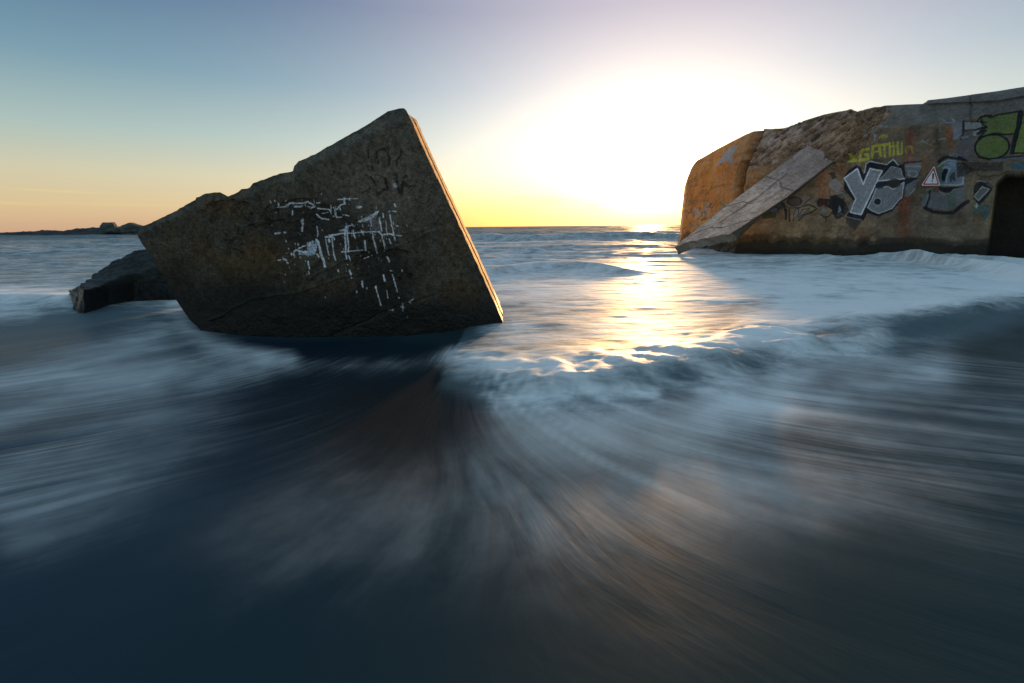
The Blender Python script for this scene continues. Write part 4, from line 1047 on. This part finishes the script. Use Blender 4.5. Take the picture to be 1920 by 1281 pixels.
    add(fan * sstep(.8, 2.0, y) * sstep(-.25, .35, ps), .055); add(fan * sstep(.8, 2.0, y) * (1 - sstep(2.0, 3.2, y)), .05)
    add(S([(500, 1100), (700, 1000), (1000, 1050), (1300, 1200)], 160), .07)
    add(S([(920, 500), (1200, 520), (1500, 520)], 70), .22); add(S([(920, 630), (1100, 640), (1280, 620)], 24), .28)  # foam film that also paints the bright reflection right of the block
    add(sstep(6.2, 8.5, y) * (1 - sstep(30, 120, y)), .33)  # distant foam, raised to paint in the water's bright sheen
    add(sstep(0, .6, db) * (1 - sstep(9, 14, y)) * sstep(850, 1000, px), .28)
    # surf hugging the foot of the bunker and the end slab
    add(S([(1262, 478), (1340, 482), (1440, 486), (1560, 486)], 4), .3)
    clm = cl1 * .5 + cl2 * .3
    foam = np.clip(foam * (1 + .55 * clm), 0, 1)
    sand = np.exp(-(((px - 720) / 330) ** 2 + ((py - 800) / 130) ** 2)) * .9 + np.exp(-(((px - 1150) / 260) ** 2 + ((py - 860) / 130) ** 2)) * .5
    sand = np.clip(sand, 0, 1) * fan
    near = np.column_stack([foam, fan, sand])
    V = np.column_stack([x, y, h])
    flow = np.column_stack([ps, ph, np.zeros_like(ps)])
    # ---- material
    m, b, p = new_mat('sea_water')
    at = b.n('ShaderNodeAttribute', attribute_name='mask'); sp = b.n('ShaderNodeSeparateColor'); b.link(at.outputs['Color'], sp.inputs[0])
    fo, fa, sa = sp.outputs[0], sp.outputs[1], sp.outputs[2]
    fl = b.n('ShaderNodeAttribute', attribute_name='flow'); fs = b.n('ShaderNodeSeparateXYZ'); b.link(fl.outputs['Vector'], fs.inputs[0])
    g_ = b.n('ShaderNodeNewGeometry'); ps_ = b.n('ShaderNodeSeparateXYZ'); b.link(g_.outputs['Position'], ps_.inputs[0])
    def fl_noise(kx, ky, det, off):
        return b.noise(b.comb(b.math('MULTIPLY', fs.outputs[0], kx), b.math('MULTIPLY', fs.outputs[1], ky), off), 1.0, det, .58, .25)
    def sea_noise(kx, ky, det, off):
        return b.noise(b.comb(b.math('MULTIPLY', ps_.outputs[0], kx), b.math('MULTIPLY', ps_.outputs[1], ky), off), 1.0, det, .6, .6)
    f0 = fl_noise(1.6, .6, 4, 11.); f1 = fl_noise(6.5, .8, 4, 0.); f2 = fl_noise(38.0, 1.5, 4, 7.); s1 = sea_noise(.7, 2.0, 6, 0.); s2 = sea_noise(3.4, 9.5, 5, 3.)
    patch = b.smooth(b.noise(g_.outputs['Position'], .9, 3, .5), .35, .65, .25, 1.0)
    fn = b.math('ADD', b.math('MULTIPLY', f0, .45), b.math('ADD', b.math('MULTIPLY', b.fmix(patch, .5, f1), .35), b.math('MULTIPLY', b.fmix(patch, .5, f2), .54)))
    fn = b.math('SUBTRACT', fn, .17); sn = b.math('ADD', b.math('MULTIPLY', s1, .6), b.math('MULTIPLY', s2, .4))
    st = b.fmix(fa, sn, fn)
    soft = b.math('ADD', b.math('MULTIPLY', b.noise(g_.outputs['Position'], 1.7, 5, .55, .4), .55), b.math('MULTIPLY', b.noise(g_.outputs['Position'], 6.5, 6, .65, .8), .45))
    ff = b.math('ADD', fo, b.math('MULTIPLY', b.math('SUBTRACT', st, .5), b.fmix(fa, 1.25, 1.0)))
    ff = b.math('ADD', ff, b.math('MULTIPLY', b.math('SUBTRACT', soft, .5), b.fmix(fa, 1.0, .3)))
    ff = b.smooth(ff, .0, .92)
    ff = b.math('MULTIPLY', ff, b.smooth(fo, .0, .18))
    deep = b.mix(fa, (.052, .090, .100), b.mix(b.smooth(ps_.outputs[0], -3.5, 1.5), (.001, .017, .040), (.003, .022, .022)))
    deep = b.mix(sa, deep, (.012, .011, .010))
    foamc = b.mix(b.math('MULTIPLY', sa, .8), (.88, .85, .82), (.42, .37, .31))
    b.link(b.mix(ff, deep, foamc), p.inputs['Base Color'])
    p.inputs['IOR'].default_value = 1.33; b.put(p.inputs['Specular IOR Level'], b.fmix(fa, .9, .42))
    rgh = b.fmix(ff, b.fmix(fa, .58, .36), b.fmix(fa, .60, .6)); b.put(p.inputs['Roughness'], rgh)
    bm = b.n('ShaderNodeBump'); bm.inputs['Distance'].default_value = .05
    b.put(bm.inputs['Strength'], b.fmix(fa, .45, .2))
    b.link(st, bm.inputs['Height']); b.link(bm.outputs[0], p.inputs['Normal'])
    o = mesh_obj('sea', V, grid_q(nr, nc), m, None, {'mask': near, 'flow': flow})
    o['kind'] = 'structure'
    # seabed under it
    sm_, sb, sp_ = new_mat('wet_sand'); gg = sb.n('ShaderNodeNewGeometry'); nn = sb.noise(gg.outputs['Position'], 3, 5)
    sb.link(sb.mix(nn, (.10, .085, .065), (.17, .14, .11)), sp_.inputs['Base Color']); sp_.inputs['Roughness'].default_value = .6
    e = 2500.
    q = mesh_obj('sand_ground', [(-e, -30, -.55), (e, -30, -.55), (e, 6000, -.55), (-e, 6000, -.55)], [[0, 1, 2, 3]], sm_, smooth=False); q['kind'] = 'structure'
    print('sea verts', len(V))
build_sea()
